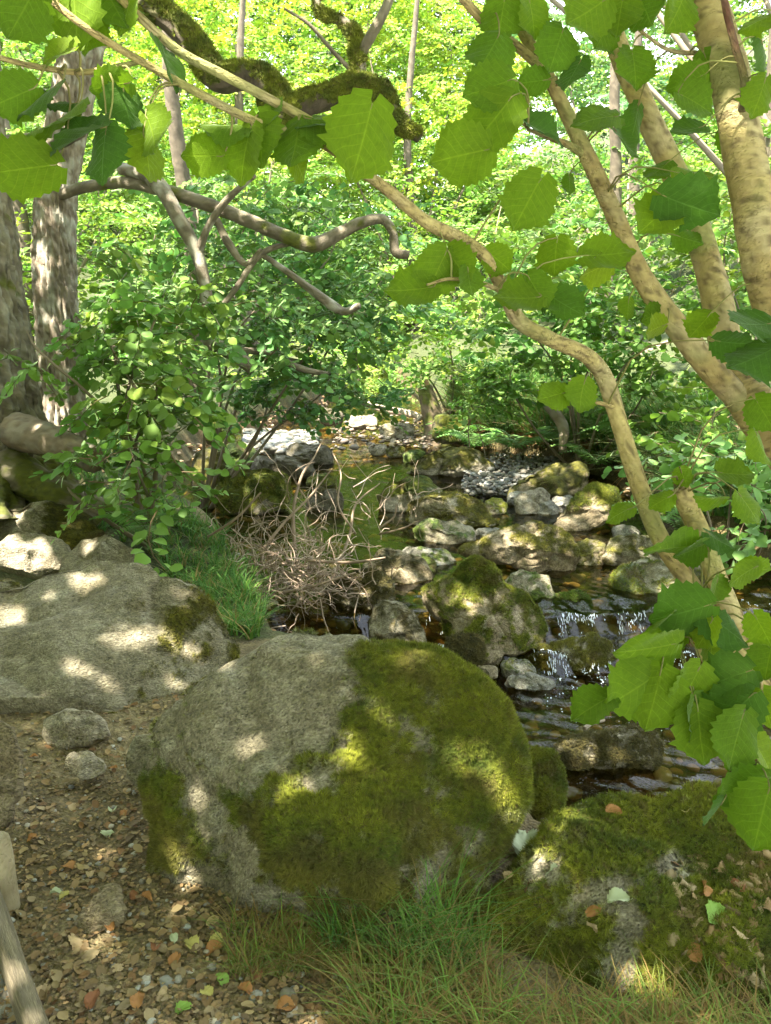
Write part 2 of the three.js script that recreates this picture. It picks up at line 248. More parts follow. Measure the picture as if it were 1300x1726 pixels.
// the four large foreground rocks
outlineRock({ name: 'boulder', label: 'largest boulder, moss-covered front and grey upper left, beside the path', L: 0.0, T: 0.46, lean: 22, yaw: -8, sink: 0.5, res: 210, smooth: 3, box: 0.7, seed: 101, amp: 0.8,
  pts: [[243, 1485], [246, 1400], [236, 1300], [243, 1240], [300, 1182], [380, 1125], [432, 1080], [480, 1071], [600, 1072], [650, 1086], [735, 1098], [800, 1140], [858, 1188], [876, 1230], [890, 1300], [888, 1380], [840, 1450], [785, 1570], [690, 1600], [520, 1590], [430, 1565], [330, 1525]],
  soft: 0.05, cuts: [[0.60, -0.10, -0.32], [0.64, 0.55, -0.62], [0.86, -0.78, -0.12], [0.85, 0.05, 0.75], [0.62, -0.25, -1.0], [0.85, 0.85, 0.2]],
  moss: 0.62, mossCol: 'lime', stone: 'grey', up: 0.15, tufts: 46000,
  where: (u, v, w) => -0.62 * sstep(0.12, -0.55, u - 0.55 * v + 0.1) * sstep(-0.35, 0.3, v) + 0.25 * sstep(0.0, 0.3, u) * sstep(-0.5, 0, v) - 0.22 * sstep(-0.3, -0.8, v) + 0.35 * sstep(-0.72, -0.9, u) * sstep(-0.7, -0.3, v), dead: (u, v) => 0.6 * sstep(0.1, -0.55, v) });
outlineRock({ name: 'boulder', label: 'broad smooth grey slab with sun flecks, left of the path', L: 0.0, T: 0.36, lean: 54, yaw: 18, sink: 0.7, res: 170, smooth: 3, seed: 202, amp: 0.6, box: 0.7,
  pts: [[-190, 1230], [-190, 1060], [-60, 1035], [20, 1005], [110, 975], [180, 962], [250, 972], [310, 1005], [360, 1035], [412, 1085], [402, 1115], [350, 1170], [270, 1235], [200, 1230], [130, 1225], [40, 1220], [-60, 1225]],
  cuts: [[0.55, 0.1, 0.1], [0.75, -0.7, 0.5], [0.95, 0.1, 0.9], [0.6, 0.2, -0.5]], moss: 0.42, mossCol: 'olive', stone: 'grey', up: -0.3, tufts: 6000, where: (u, v) => 0.30 * sstep(0.2, 0.9, u - 0.2 * v) - 0.75 * sstep(0.35, -0.2, u) });
outlineRock({ name: 'boulder', label: 'low mossy boulder strewn with dead leaves at the grassy bottom right', L: -0.12, T: 0.42, lean: 46, yaw: 0, sink: 0.55, res: 200, smooth: 3, seed: 303, amp: 0.9, box: 0.72,
  pts: [[772, 1650], [790, 1570], [840, 1490], [885, 1440], [905, 1385], [945, 1358], [1000, 1340], [1080, 1348], [1180, 1338], [1245, 1366], [1330, 1390], [1420, 1500], [1460, 1640], [1400, 1800], [1200, 1860], [1000, 1850], [850, 1760]],
  cuts: [[0.62, -0.1, -0.55], [0.75, -0.55, -0.05], [0.72, 0.6, 0.25], [0.85, 0.1, 0.8], [0.66, 0.15, 0.1]], moss: 0.86, mossCol: 'lime', stone: 'grey', up: 0.0, tufts: 46000,
  where: (u, v) => -0.7 * sstep(0.12, 0.02, Math.abs(u + 0.38 - 0.25 * (v + 0.2))) * sstep(0.35, 0.1, Math.abs(v + 0.12)) - 0.42 * sstep(0.14, 0.03, Math.abs(v - 0.34 - 0.35 * u)) * sstep(0.75, 0.4, Math.abs(u + 0.1)), dead: (u, v) => 0.35 * sstep(0.2, 0.6, u) });
outlineRock({ name: 'boulder', label: 'tall mossy central stream boulder with a pointed grey top', L: -0.74, T: 0.36, lean: 22, res: 120, smooth: 2, seed: 404, amp: 0.9,
  pts: [[716, 1012], [712, 994], [735, 978], [775, 955], [800, 943], [825, 955], [845, 985], [890, 1000], [915, 1025], [926, 1060], [917, 1090], [880, 1108], [850, 1116], [820, 1126], [785, 1116], [760, 1098], [750, 1075], [752, 1050], [735, 1035]],
  cuts: [[0.75, 0.6, -0.5], [0.8, -0.7, -0.3], [0.8, -0.1, 0.3]], moss: 0.55, mossCol: 'lime', stone: 'tan', up: 0.35, tufts: 9000 });

// the rest of the stream boulders: [label, outline, level, options]
const rocks = [
  ['flat tan boulder overhanging the water right of the central boulder', [[772, 928], [790, 912], [840, 895], [890, 885], [930, 884], [950, 893], [968, 920], [977, 945], [970, 966], [940, 979], [900, 966], [860, 955], [800, 948], [775, 940]], -0.52, { stone: 'tan', moss: 0.34, mossCol: 'olive', up: 0.5, seed: 12, lean: 18, tufts: 3000 }],
  ['slanting boulder, lime moss and one white lichen patch, below the ferns', [[931, 882], [950, 860], [975, 835], [1000, 817], [1020, 813], [1040, 825], [1048, 850], [1043, 872], [1010, 892], [965, 905], [938, 900]], -0.48, { stone: 'tan', moss: 0.42, mossCol: 'lime', up: 0.3, where: (u, v) => 0.5 * sstep(-0.1, 0.5, v + 0.3 * u) - 0.5 * sstep(0.1, -0.4, v), tufts: 2500 }],
  ['small yellow-mossy boulder wedged behind the overhanging tan boulder', box(968, 906, 1022, 962), -0.52, { stone: 'tan', moss: 0.55, mossCol: 'olive' }],
  ['long grey boulder with mossy left end behind the leaning stem', box(1016, 905, 1150, 962), -0.5, { stone: 'grey', moss: 0.4, mossCol: 'olive', up: 0.1 }],
  ['dark mossy boulder against the right bank behind the leaning stem', box(1050, 852, 1165, 912), -0.48, { stone: 'dark', moss: 0.55, mossCol: 'green' }],
  ['smooth grey-topped boulder with mossy left flank beside the white falls', [[1030, 1012], [1040, 970], [1075, 947], [1110, 944], [1150, 953], [1185, 965], [1192, 995], [1165, 1025], [1120, 1050], [1085, 1054], [1055, 1042]], -0.70, { stone: 'grey', moss: 0.45, mossCol: 'lime', up: -0.1, where: (u, v) => 0.5 * sstep(0, -0.5, u + 0.8 * v), lean: 30, tufts: 3500, wet: true }],
  ['small dark cushion of moss on a round rock above the falls', box(928, 998, 997, 1044), -0.62, { stone: 'dark', moss: 0.9, mossCol: 'green', tufts: 2500 }],
  ['rounded grey boulder with mossy face behind the central boulder', box(846, 958, 932, 1040), -0.60, { stone: 'grey', moss: 0.5, mossCol: 'green', up: 0 }],
  ['low rounded mossy boulder just below the white falls', [[886, 1108], [910, 1090], [950, 1077], [1000, 1074], [1030, 1085], [1037, 1110], [1025, 1132], [985, 1140], [940, 1138], [903, 1126]], -0.77, { stone: 'grey', moss: 0.52, mossCol: 'olive', up: 0.25, tufts: 3500 }],
  ['small grey stone with mossy left side below the central boulder', box(842, 1108, 902, 1146), -0.78, { stone: 'blue', moss: 0.35, mossCol: 'lime' }],
  ['flat bare blue-grey stone at the lower pool edge', box(852, 1138, 937, 1170), -0.78, { stone: 'blue', moss: 0 , lean: 45 }],
  ['grey boulder cut off by the right edge beside shallow water', box(1243, 998, 1370, 1052), -0.70, { stone: 'grey', moss: 0.1 }],
  ['dark wet moss boulder alone in the lower pool', [[922, 1268], [950, 1250], [1000, 1235], [1060, 1226], [1100, 1232], [1118, 1255], [1111, 1286], [1080, 1304], [1020, 1310], [960, 1307], [935, 1292]], -0.78, { stone: 'grey', moss: 0.62, mossCol: 'brown', up: 0.2, lean: 24, tufts: 6000 }],
  ['bright mossy stone tucked behind the right end of the largest boulder', box(872, 1266, 950, 1378), -0.55, { stone: 'tan', moss: 0.85, mossCol: 'lime', tufts: 4000, lean: 35 }],
  ['low mossy arched boulder in mid stream with a dark hollow', [[682, 872], [690, 845], [730, 835], [770, 833], [800, 845], [830, 865], [845, 880], [836, 893], [780, 890], [740, 885], [700, 890], [684, 886]], -0.46, { stone: 'grey', moss: 0.62, mossCol: 'olive', tufts: 3000, lean: 20 }],
  ['boulder with mossy crown and pale grey lower face in mid stream', [[636, 835], [655, 815], [690, 807], [722, 811], [748, 828], [742, 848], [705, 860], [680, 868], [648, 864], [638, 850]], -0.45, { stone: 'pale', moss: 0.42, mossCol: 'lime', up: 0.2, where: (u, v) => 0.7 * sstep(-0.05, 0.2, v - 0.25 * u) - 0.4 * sstep(0, -0.2, v) }],
  ['cracked grey flat boulder with a green moss toe in mid stream', box(696, 876, 804, 923, 3), -0.49, { stone: 'grey', moss: 0.3, mossCol: 'green', where: (u, v) => 0.6 * sstep(-0.5, -0.8, u), amp: 1.3 }],
  ['low dark flat boulder with mossy rim in front of the arched one', box(672, 926, 772, 962, 3), -0.50, { stone: 'blue', moss: 0.35, mossCol: 'green', lean: 42 }],
  ['grey boulder with dark moss skirt right of the dead brush', [[602, 972], [612, 945], [640, 932], [675, 931], [710, 942], [728, 958], [732, 980], [700, 990], [650, 994]], -0.53, { stone: 'tan', moss: 0.42, mossCol: 'brown', up: -0.1 }],
  ['brown mossy square boulder in front of the dead brush', [[546, 1010], [556, 985], [600, 965], [640, 962], [665, 980], [670, 1010], [655, 1030], [600, 1046], [560, 1040]], -0.58, { stone: 'grey', moss: 0.58, mossCol: 'brown', tufts: 2500 }],
  ['upright wedge-shaped brown boulder just behind the largest boulder', [[621, 1050], [628, 1020], [645, 1010], [668, 1014], [695, 1035], [715, 1060], [722, 1090], [690, 1110], [640, 1110], [622, 1090]], -0.66, { stone: 'grey', moss: 0.5, mossCol: 'brown', up: -0.2, lean: 15 }],
  ['dark moss lump at the wet foot of the central boulder', box(752, 1068, 816, 1124), -0.72, { stone: 'dark', moss: 0.85, mossCol: 'brown', tufts: 1500, depth: 5.25 }],
  ['small tan cobble at the foot of the central boulder', box(800, 1120, 840, 1146), -0.76, { stone: 'tan', moss: 0 }],
  ['small brown mossy cobble behind the crest of the largest boulder', box(786, 1128, 826, 1162), -0.74, { stone: 'tan', moss: 0.4, mossCol: 'brown' }],
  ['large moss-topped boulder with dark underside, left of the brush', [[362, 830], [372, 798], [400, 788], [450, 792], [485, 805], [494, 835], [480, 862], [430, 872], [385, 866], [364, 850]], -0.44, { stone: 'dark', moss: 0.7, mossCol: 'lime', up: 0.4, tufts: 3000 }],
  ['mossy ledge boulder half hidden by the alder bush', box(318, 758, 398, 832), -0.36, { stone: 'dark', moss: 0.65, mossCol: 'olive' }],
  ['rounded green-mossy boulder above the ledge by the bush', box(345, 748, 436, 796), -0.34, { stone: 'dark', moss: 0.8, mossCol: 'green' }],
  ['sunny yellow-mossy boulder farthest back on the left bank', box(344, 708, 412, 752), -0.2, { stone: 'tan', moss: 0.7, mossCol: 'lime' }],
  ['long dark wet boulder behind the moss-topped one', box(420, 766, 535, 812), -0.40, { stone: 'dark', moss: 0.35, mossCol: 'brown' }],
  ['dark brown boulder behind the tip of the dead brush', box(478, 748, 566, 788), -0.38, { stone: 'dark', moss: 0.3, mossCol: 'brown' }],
  ['wide mossy boulder with pale lichen beside the gravel bar', [[682, 800], [698, 781], [740, 761], [780, 753], [817, 764], [836, 790], [805, 803], [740, 806], [700, 806]], -0.40, { stone: 'pale', moss: 0.55, mossCol: 'olive', up: 0.3, where: (u, v) => 0.3 * sstep(-0.2, 0.2, v - 0.4 * u) - 0.6 * sstep(-0.1, -0.35, v) }],
  ['small moss-capped stone left of the lichen boulder', box(678, 758, 718, 782), -0.36, { stone: 'grey', moss: 0.8, mossCol: 'green' }],
  ['tiny moss-capped stone in the upper channel', box(650, 752, 684, 772), -0.34, { stone: 'grey', moss: 0.6, mossCol: 'olive' }],
  ['pale bare stone in the upper channel', box(620, 748, 654, 768), -0.34, { stone: 'pale', moss: 0 }],
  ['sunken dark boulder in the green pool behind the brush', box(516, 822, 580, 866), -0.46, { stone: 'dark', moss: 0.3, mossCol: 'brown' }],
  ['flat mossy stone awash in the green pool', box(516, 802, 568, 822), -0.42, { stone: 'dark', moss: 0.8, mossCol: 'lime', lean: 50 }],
  ['back mossy slab boulder leaning on the right bank gravel', [[852, 842], [862, 815], [900, 800], [940, 781], [975, 778], [992, 800], [992, 826], [960, 840], [900, 848]], -0.42, { stone: 'tan', moss: 0.55, mossCol: 'olive' }],
  ['round grey boulder between the mossy slab and the tan boulder', box(866, 823, 930, 872), -0.47, { stone: 'grey', moss: 0.18, mossCol: 'brown' }],
  ['small dark stone left of the round grey boulder', box(854, 827, 890, 854), -0.45, { stone: 'blue', moss: 0 }],
  ['smooth blue-grey cobble right of the round grey boulder', box(904, 844, 944, 874), -0.48, { stone: 'blue', moss: 0 }],
  ['long bluish cobble in front of the mossy slab', box(930, 832, 968, 856), -0.46, { stone: 'blue', moss: 0 }],
  ['dark grey cobble in the channel right of the lichen-patch boulder', box(1032, 884, 1078, 914), -0.49, { stone: 'blue', moss: 0.1, mossCol: 'green' }],
  ['small mossy stone at the right end of the arched boulder', box(812, 840, 856, 870), -0.46, { stone: 'grey', moss: 0.6, mossCol: 'lime' }],
  ['grey stone behind the cracked flat boulder', box(800, 888, 846, 908), -0.49, { stone: 'blue', moss: 0 }],
  ['submerged smooth dark rock under the white falls', box(948, 1048, 1044, 1082), -0.72, { stone: 'dark', moss: 0.1, mossCol: 'brown', wet: true, lean: 50 }],
  ['green-mossed stone between the cracked boulder and wedge boulder', box(700, 938, 736, 972), -0.53, { stone: 'grey', moss: 0.75, mossCol: 'green' }],
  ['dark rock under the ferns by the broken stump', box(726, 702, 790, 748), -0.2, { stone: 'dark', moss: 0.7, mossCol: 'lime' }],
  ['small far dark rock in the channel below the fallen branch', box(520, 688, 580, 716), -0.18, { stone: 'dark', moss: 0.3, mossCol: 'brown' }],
  ['far brown rock in the channel left of the stump', box(640, 712, 700, 744), -0.24, { stone: 'grey', moss: 0.3, mossCol: 'brown' }],
  ['far pale rock at the head of the channel', box(585, 700, 640, 724), -0.2, { stone: 'pale', moss: 0.1, mossCol: 'brown' }],
  ['low hump of smooth grey rock behind the big slab', [[92, 975], [108, 937], [140, 913], [185, 908], [232, 934], [268, 966], [240, 990], [150, 992]], 0.0, { stone: 'grey', moss: 0.08, mossCol: 'olive', T: 0.3, lean: 40, amp: 0.6 }],
  ['pale rounded sunlit boulder left of the grey hump', [[-8, 962], [2, 925], [30, 900], [75, 897], [110, 908], [122, 935], [112, 962], [60, 972]], 0.02, { stone: 'pale', moss: 0.05, mossCol: 'olive', lean: 35, amp: 0.6 }],
  ['flat grey boulder with mossy right end below the old oak', [[-40, 925], [-40, 880], [20, 865], [90, 862], [150, 872], [178, 895], [175, 922], [110, 932]], 0.0, { stone: 'grey', moss: 0.45, mossCol: 'olive', up: -0.2, where: (u) => 0.9 * sstep(0.15, 0.45, u) - 0.6 * sstep(0.2, 0, u), lean: 40 }],
  ['small pale angular stone on the path below the slab', [[70, 1245], [75, 1215], [110, 1196], [150, 1196], [180, 1215], [188, 1240], [150, 1258], [95, 1268]], 0.0, { name: 'stone', cat: 'stone', stone: 'pale', moss: 0.05, mossCol: 'olive', amp: 0.8, smooth: 2 }],
  ['little pale pointed stone on the path left of the largest boulder', [[112, 1290], [120, 1268], [150, 1264], [178, 1285], [180, 1303], [150, 1318], [122, 1306]], 0.0, { name: 'stone', cat: 'stone', stone: 'pale', moss: 0, smooth: 2 }],
  ['grey upright stone leaning on the left side of the largest boulder', [[212, 1310], [214, 1262], [232, 1238], [262, 1238], [275, 1280], [272, 1338], [235, 1335]], 0.0, { name: 'stone', cat: 'stone', stone: 'grey', moss: 0.05, mossCol: 'olive', smooth: 2 }],
  ['rounded tan rock cut off by the left edge beside the path', [[-60, 1400], [-60, 1215], [-10, 1210], [20, 1225], [36, 1270], [34, 1340], [15, 1390], [-20, 1405]], 0.0, { stone: 'tan', moss: 0.1, mossCol: 'olive', lean: 20 }],
  ['squat wedge stone half buried in leaf litter on the path', [[112, 1572], [135, 1545], [180, 1492], [196, 1490], [215, 1535], [210, 1556], [160, 1580]], 0.0, { name: 'stone', cat: 'stone', stone: 'tan', moss: 0.15, mossCol: 'olive', smooth: 1, lean: 35 }],
  ['small mossy rock at the left edge above the slab', box(-30, 978, 38, 1018), 0.05, { name: 'stone', cat: 'stone', stone: 'grey', moss: 0.3, mossCol: 'olive' }],
  ['little grey stone beside the oak root above the flat boulder', box(18, 845, 66, 872), 0.05, { name: 'stone', cat: 'stone', stone: 'pale', moss: 0 }],
];
for (const [label, pts, L, o] of rocks) outlineRock({ label, pts, L, ...o, moss: o.moss > 0.15 ? o.moss + 0.08 : o.moss });
// ---------- wood: tubes, trunks, branches ----------
function tube(pts, rad, o = {}) {   // pts: world points; rad: radii at them
  const cv = new THREE.CatmullRomCurve3(pts, false, 'centripetal'), L = cv.getLength(), nS = o.segs ?? clamp(Math.round(L / (o.step ?? 0.05)), 3, 220), nR = o.radial ?? 8, org = o.org ?? V(0, 0, 0), sd = o.seed ?? 1;
  const pos = [], col = [], uv = [], idx = []; let side = V(1, 0, 0); const T0 = V(), p = V();
  const br = o.bark ?? 0, [c1, c2] = o.cols ?? [[0.25, 0.20, 0.13], [0.14, 0.11, 0.07]];
  for (let j = 0; j <= nS; j++) { const t = j / nS, f = t * (rad.length - 1), i0 = Math.min(rad.length - 2, f | 0), r0 = lerp(rad[i0], rad[i0 + 1], f - i0);
    cv.getPoint(t, p); cv.getTangent(t, T0); side.addScaledVector(T0, -side.dot(T0)); if (side.lengthSq() < 1e-4) side.set(0.3, 0.2, 1).addScaledVector(T0, -T0.z); side.normalize(); const up = T0.clone().cross(side);
    for (let i = 0; i <= nR; i++) { const a = i / nR * 2 * Math.PI, ca = Math.cos(a), sa = Math.sin(a); let r = r0;
      const qx = ca * 2.2 + sd, qz = sa * 2.2, qy = j * L / nS;
      if (br) { const wq = 0.25 * noise(qx * 0.8, qy * 4, qz), rd = Math.abs(noise(ca * 11 + sd + wq, qy * 4.5 / Math.max(0.1, r0 * 6), sa * 11)), rf = Math.abs(noise(ca * 24 + sd, qy * 16, sa * 24)); r *= 1 + br * (0.5 - 1.1 * Math.pow(1 - rd, 4) + 0.4 * rf) + (o.knob ?? 0.06) * noise(qx, qy * 2, qz); }
      else r *= 1 + (o.knob ?? 0.08) * noise(qx, qy * 9, qz);
      if (o.flare) r *= 1 + o.flare(t, a);
      const x = p.x + (side.x * ca + up.x * sa) * r, y = p.y + (side.y * ca + up.y * sa) * r, z = p.z + (side.z * ca + up.z * sa) * r;
      pos.push(x - org.x, y - org.y, z - org.z); uv.push(a / 6.283 * Math.max(0.2, r0 * 12), qy * 2);
      const n1 = fbm(x * 6 + sd, y * 6, z * 6, 3), n2 = noise(x * 45, y * 45, z * 45); let c = mixc(c1, c2, clamp(0.5 + n1 + 0.5 * n2, 0, 1));
      if (br) { const wq = 0.25 * noise(qx * 0.8, qy * 4, qz), rd = Math.abs(noise(ca * 11 + sd + wq, qy * 4.5 / Math.max(0.1, r0 * 6), sa * 11)); c = c.map((v) => v * (0.9 + 0.5 * noise(ca * 9 + sd, qy * 12, sa * 9))); }
      if (o.lichen) c = mixc(c, [0.45, 0.45, 0.38], o.lichen * sstep(0.0, 0.2, fbm(x * 8, y * 8 + sd, z * 8, 3)));
      if (o.rings) { c = mixc(c, [0.10, 0.07, 0.03], 0.75 * sstep(0.18, 0.4, noise(qy * 42, ca * 2.5 + sd, sa * 2.5))); c = mixc(c, [0.22, 0.24, 0.07], 0.65 * sstep(0.0, 0.3, fbm(x * 7 + sd, y * 5, z * 7, 3))); c = c.map((v) => v * (1 + 0.35 * noise(x * 160, y * 220, z * 160))); }
      if (o.moss) { const mm = sstep(0.05, 0.2, fbm(x * 5, y * 5 + sd, z * 5, 3) + o.moss(x, y, z, up.y * sa + side.y * ca)); c = mixc(c, [0.085 + 0.05 * n2, 0.095 + 0.05 * n2, 0.012], mm); }
      col.push(...c); if (j && i) { const k = j * (nR + 1) + i; idx.push(k - nR - 2, k - nR - 1, k - 1, k - nR - 1, k, k - 1); } } }
  for (const [j, s] of [[0, 1], [nS, -1]]) { const q = cv.getPoint(j / nS), k = pos.length / 3; pos.push(q.x - org.x, q.y - org.y, q.z - org.z); uv.push(0, 0); col.push(...(o.cut ?? c1)); for (let i = 0; i < nR; i++) { const a = j * (nR + 1) + i; s > 0 ? idx.push(k, a + 1, a) : idx.push(k, a, a + 1); } }
  const g = new THREE.BufferGeometry(); g.setAttribute('position', new THREE.Float32BufferAttribute(pos, 3)); g.setAttribute('uv', new THREE.Float32BufferAttribute(uv, 2)); g.setAttribute('color', new THREE.Float32BufferAttribute(col, 3)); g.setIndex(idx); g.computeVertexNormals(); return g;
}
const path = (a) => a.map(([x, y, d]) => at(x, y, d));
const pxr = (a, d) => a.map((r) => r / F * d);
const OAK = [[0.24, 0.21, 0.15], [0.10, 0.08, 0.055]], HAZ = [[0.44, 0.36, 0.15], [0.27, 0.20, 0.075]], DEAD = [[0.36, 0.27, 0.20], [0.20, 0.14, 0.10]], ALD = [[0.24, 0.20, 0.14], [0.12, 0.09, 0.06]];

// ---------- leaves ----------
M.twig2 = M.twig.clone(); M.twig2.color = C(0.2, 0.24, 0.08);
function leafShape(len, wid, droop, fold, c) {   // eight-triangle leaf along +x, face up
  const s = [[0, 0], [0.28, 0.86], [0.62, 1.0], [0.88, 0.55], [1, 0]], p = [], ix = [], col = [], y = (t) => -droop * t * t * len;
  p.push(0, 0, 0, len * 0.33, y(0.33), 0, len * 0.66, y(0.66), 0, len, y(1), 0);
  for (const e of [1, -1]) { const k = p.length / 3; for (const i of [1, 2, 3]) p.push(s[i][0] * len, y(s[i][0]) + fold * wid * s[i][1] * 0.5, e * s[i][1] * wid * 0.5); const t = [[0, k, 1], [1, k, k + 1], [1, k + 1, 2], [2, k + 1, k + 2], [2, k + 2, 3]]; for (const [a, b, d] of t) e > 0 ? ix.push(a, b, d) : ix.push(a, d, b); }
  for (let i = 0; i < p.length / 3; i++) col.push(...c);
  const g = new THREE.BufferGeometry(); g.setAttribute('position', new THREE.Float32BufferAttribute(p, 3)); g.setAttribute('color', new THREE.Float32BufferAttribute(col, 3)); g.setIndex(ix); g.computeVertexNormals(); return g;
}
const NL = 16;
function sprayGeo(seed, len = 0.42, leaf = 0.075, round = 0.85, n = NL) {   // a twig with leaves on alternating sides
  const r = mulberry(seed), gs = [], d = new THREE.Object3D();
  const dir = (t) => [t * len, 0.04 * Math.sin(t * 3 + seed) - 0.10 * t * t * len, 0.05 * Math.sin(t * 4 + seed * 2)];
  for (let i = 0; i < n; i++) { const t = 0.12 + 0.88 * i / (n - 1), [x, y, z] = dir(t), e = i % 2 ? 1 : -1, l = leaf * (0.65 + 0.5 * r()) * (1 - 0.25 * t * t), v = 0.8 + 0.45 * r();
    const g = leafShape(l, l * round * (0.85 + 0.3 * r()), 0.1 + 0.3 * r(), 0.1 + 0.35 * r() - 0.12, [v, v, v]);
    d.position.set(x, y, z + e * 0.01); d.rotation.set((r() - 0.5) * 1.5, e * (-0.5 - 0.9 * r()) + (i == n - 1 ? e * 0.9 : 0), (r() - 0.5) * 1.0, 'YXZ'); d.translateX(0.015); d.updateMatrix(); g.applyMatrix4(d.matrix); gs.push(g); }
  const tg = tube([0, 0.3, 0.65, 1].map((t) => V(...dir(t))), [0.0045, 0.0035, 0.0025, 0.0015], { segs: 4, radial: 3, cols: [[1.0, 0.55, 0.9], [0.7, 0.4, 0.6]] }); tg.deleteAttribute('uv'); gs.push(tg);
  const all = mergeGeometries(gs); all.userData = { leaves: gs.slice(0, n), twig: tg }; return all;
}
const sprays = { alder: [sprayGeo(1, 0.42, 0.085, 0.9), sprayGeo(2, 0.36, 0.085, 0.9), sprayGeo(3, 0.46, 0.08, 0.86)], hazel: [sprayGeo(5, 0.5, 0.10, 0.8), sprayGeo(6, 0.44, 0.095, 0.85)], fine: [sprayGeo(7, 0.6, 0.085, 0.65, 26), sprayGeo(8, 0.5, 0.09, 0.7, 24)], maple: [sprayGeo(9, 0.4, 0.11, 1.0, 10), sprayGeo(10, 0.45, 0.12, 0.95, 10)] };
// plant: base point, blobs [px, py, depth, rx px, ry px, rz m], each filled with leafy twigs
function plant(name, label, cat, o) {
  const r = mulberry(o.seed), root = group(name, o.base), org = o.base, geos = sprays[o.kind], lists = geos.map(() => []), cols = geos.map(() => []), d = new THREE.Object3D();
  const lp = o.leaf ?? 0.08, near = [];
  for (const b of o.blobs) { const [px, py, D, rx, ry, rz, dens = 1] = b, c = at(px, py, D), ax = rx / F * D, ay = ry / F * D, lpx = lp * (o.scale ?? 1) * F / D;
    const n = Math.round((o.dens ?? 1) * dens * Math.PI * rx * ry / (0.6 * lpx * lpx * (o.kind === 'fine' ? 25 : o.kind === 'maple' ? 10 : 16)) * 5.0);
    for (let i = 0; i < n; i++) { let x, y, z; do { x = r() * 2 - 1; y = r() * 2 - 1; z = r() * 2 - 1; } while (x * x + y * y + z * z > 1 || r() > 0.35 + 0.65 * (x * x + y * y + z * z));
      const wob = 1 + 0.5 * noise(x * 2 + px, y * 2 + py, z * 2);
      d.position.set(c.x + x * ax * wob, c.y + y * ay * wob, c.z + z * rz * wob).sub(org); if (d.position.y + org.y < ground(d.position.x + org.x, d.position.z + org.z) + 0.03) continue;
      d.rotation.set((r() - 0.5) * 0.9 + 0.25, r() * 6.283, (r() - 0.6) * 0.9, 'YXZ'); d.scale.setScalar((o.scale ?? 1) * (0.75 + 0.5 * r())); d.updateMatrix();
      const k = (r() * geos.length) | 0, v = 0.75 + 0.5 * r(), w = r(); near.push([k, d.matrix.clone(), C(o.col[0] * v * (0.8 + 0.5 * w), o.col[1] * v, o.col[2] * v * (1.3 - 0.5 * w)), d.position.clone().add(org).distanceTo(EYE) + 0.6 * r(), v]); }
    if (o.stems !== false && !b[7]) { const mid = org.clone().lerp(c, 0.5).add(V((r() - 0.5) * 0.5, 0.25 * r(), (r() - 0.5) * 0.5)); const rr = o.stemR ?? 0.02; mesh('branch', tube([org, mid, c, c.clone().add(V((r() - 0.5) * ax, ay * 0.6, 0))], [rr, rr * 0.7, rr * 0.45, rr * 0.2], { org, radial: 6, segs: 14, cols: ALD, seed: r() * 99 }), M.twig, root); } }
  if (o.pick) { near.sort((a, b) => a[3] - b[3]); const tones = [0.8, 0.95, 1.1, 1.25].map((v) => { const m = M.leaf.clone(); m.color = C(o.col[0] * v * 1.05, o.col[1] * v, o.col[2] * v); return m; });   // the nearest twigs, leaf by leaf
    for (const [k, mx, , , v] of near.splice(0, o.pick)) { const mat = tones[clamp(((v - 0.75) * 8) | 0, 0, 3)], t = mesh('twig', geos[k].userData.twig, M.twig2, root); mx.decompose(t.position, t.quaternion, t.scale); for (const lg of geos[k].userData.leaves) mesh('leaf', lg, mat, t); } }
  for (const [k, mx, c] of near) { lists[k].push(mx); cols[k].push(c); }
  geos.forEach((g, k) => { if (lists[k].length) inst('foliage', g, M.leaf, lists[k], cols[k], root); });
  tag(root, label, cat, o.group); return root;
}
const G1 = [0.14, 0.28, 0.035], G2 = [0.17, 0.31, 0.03], G3 = [0.26, 0.41, 0.035], G4 = [0.115, 0.25, 0.045];
const gAt = (px, depth, dy = 0) => { const p = at(px, 700, depth); p.y = ground(p.x, p.z) + dy; return p; };

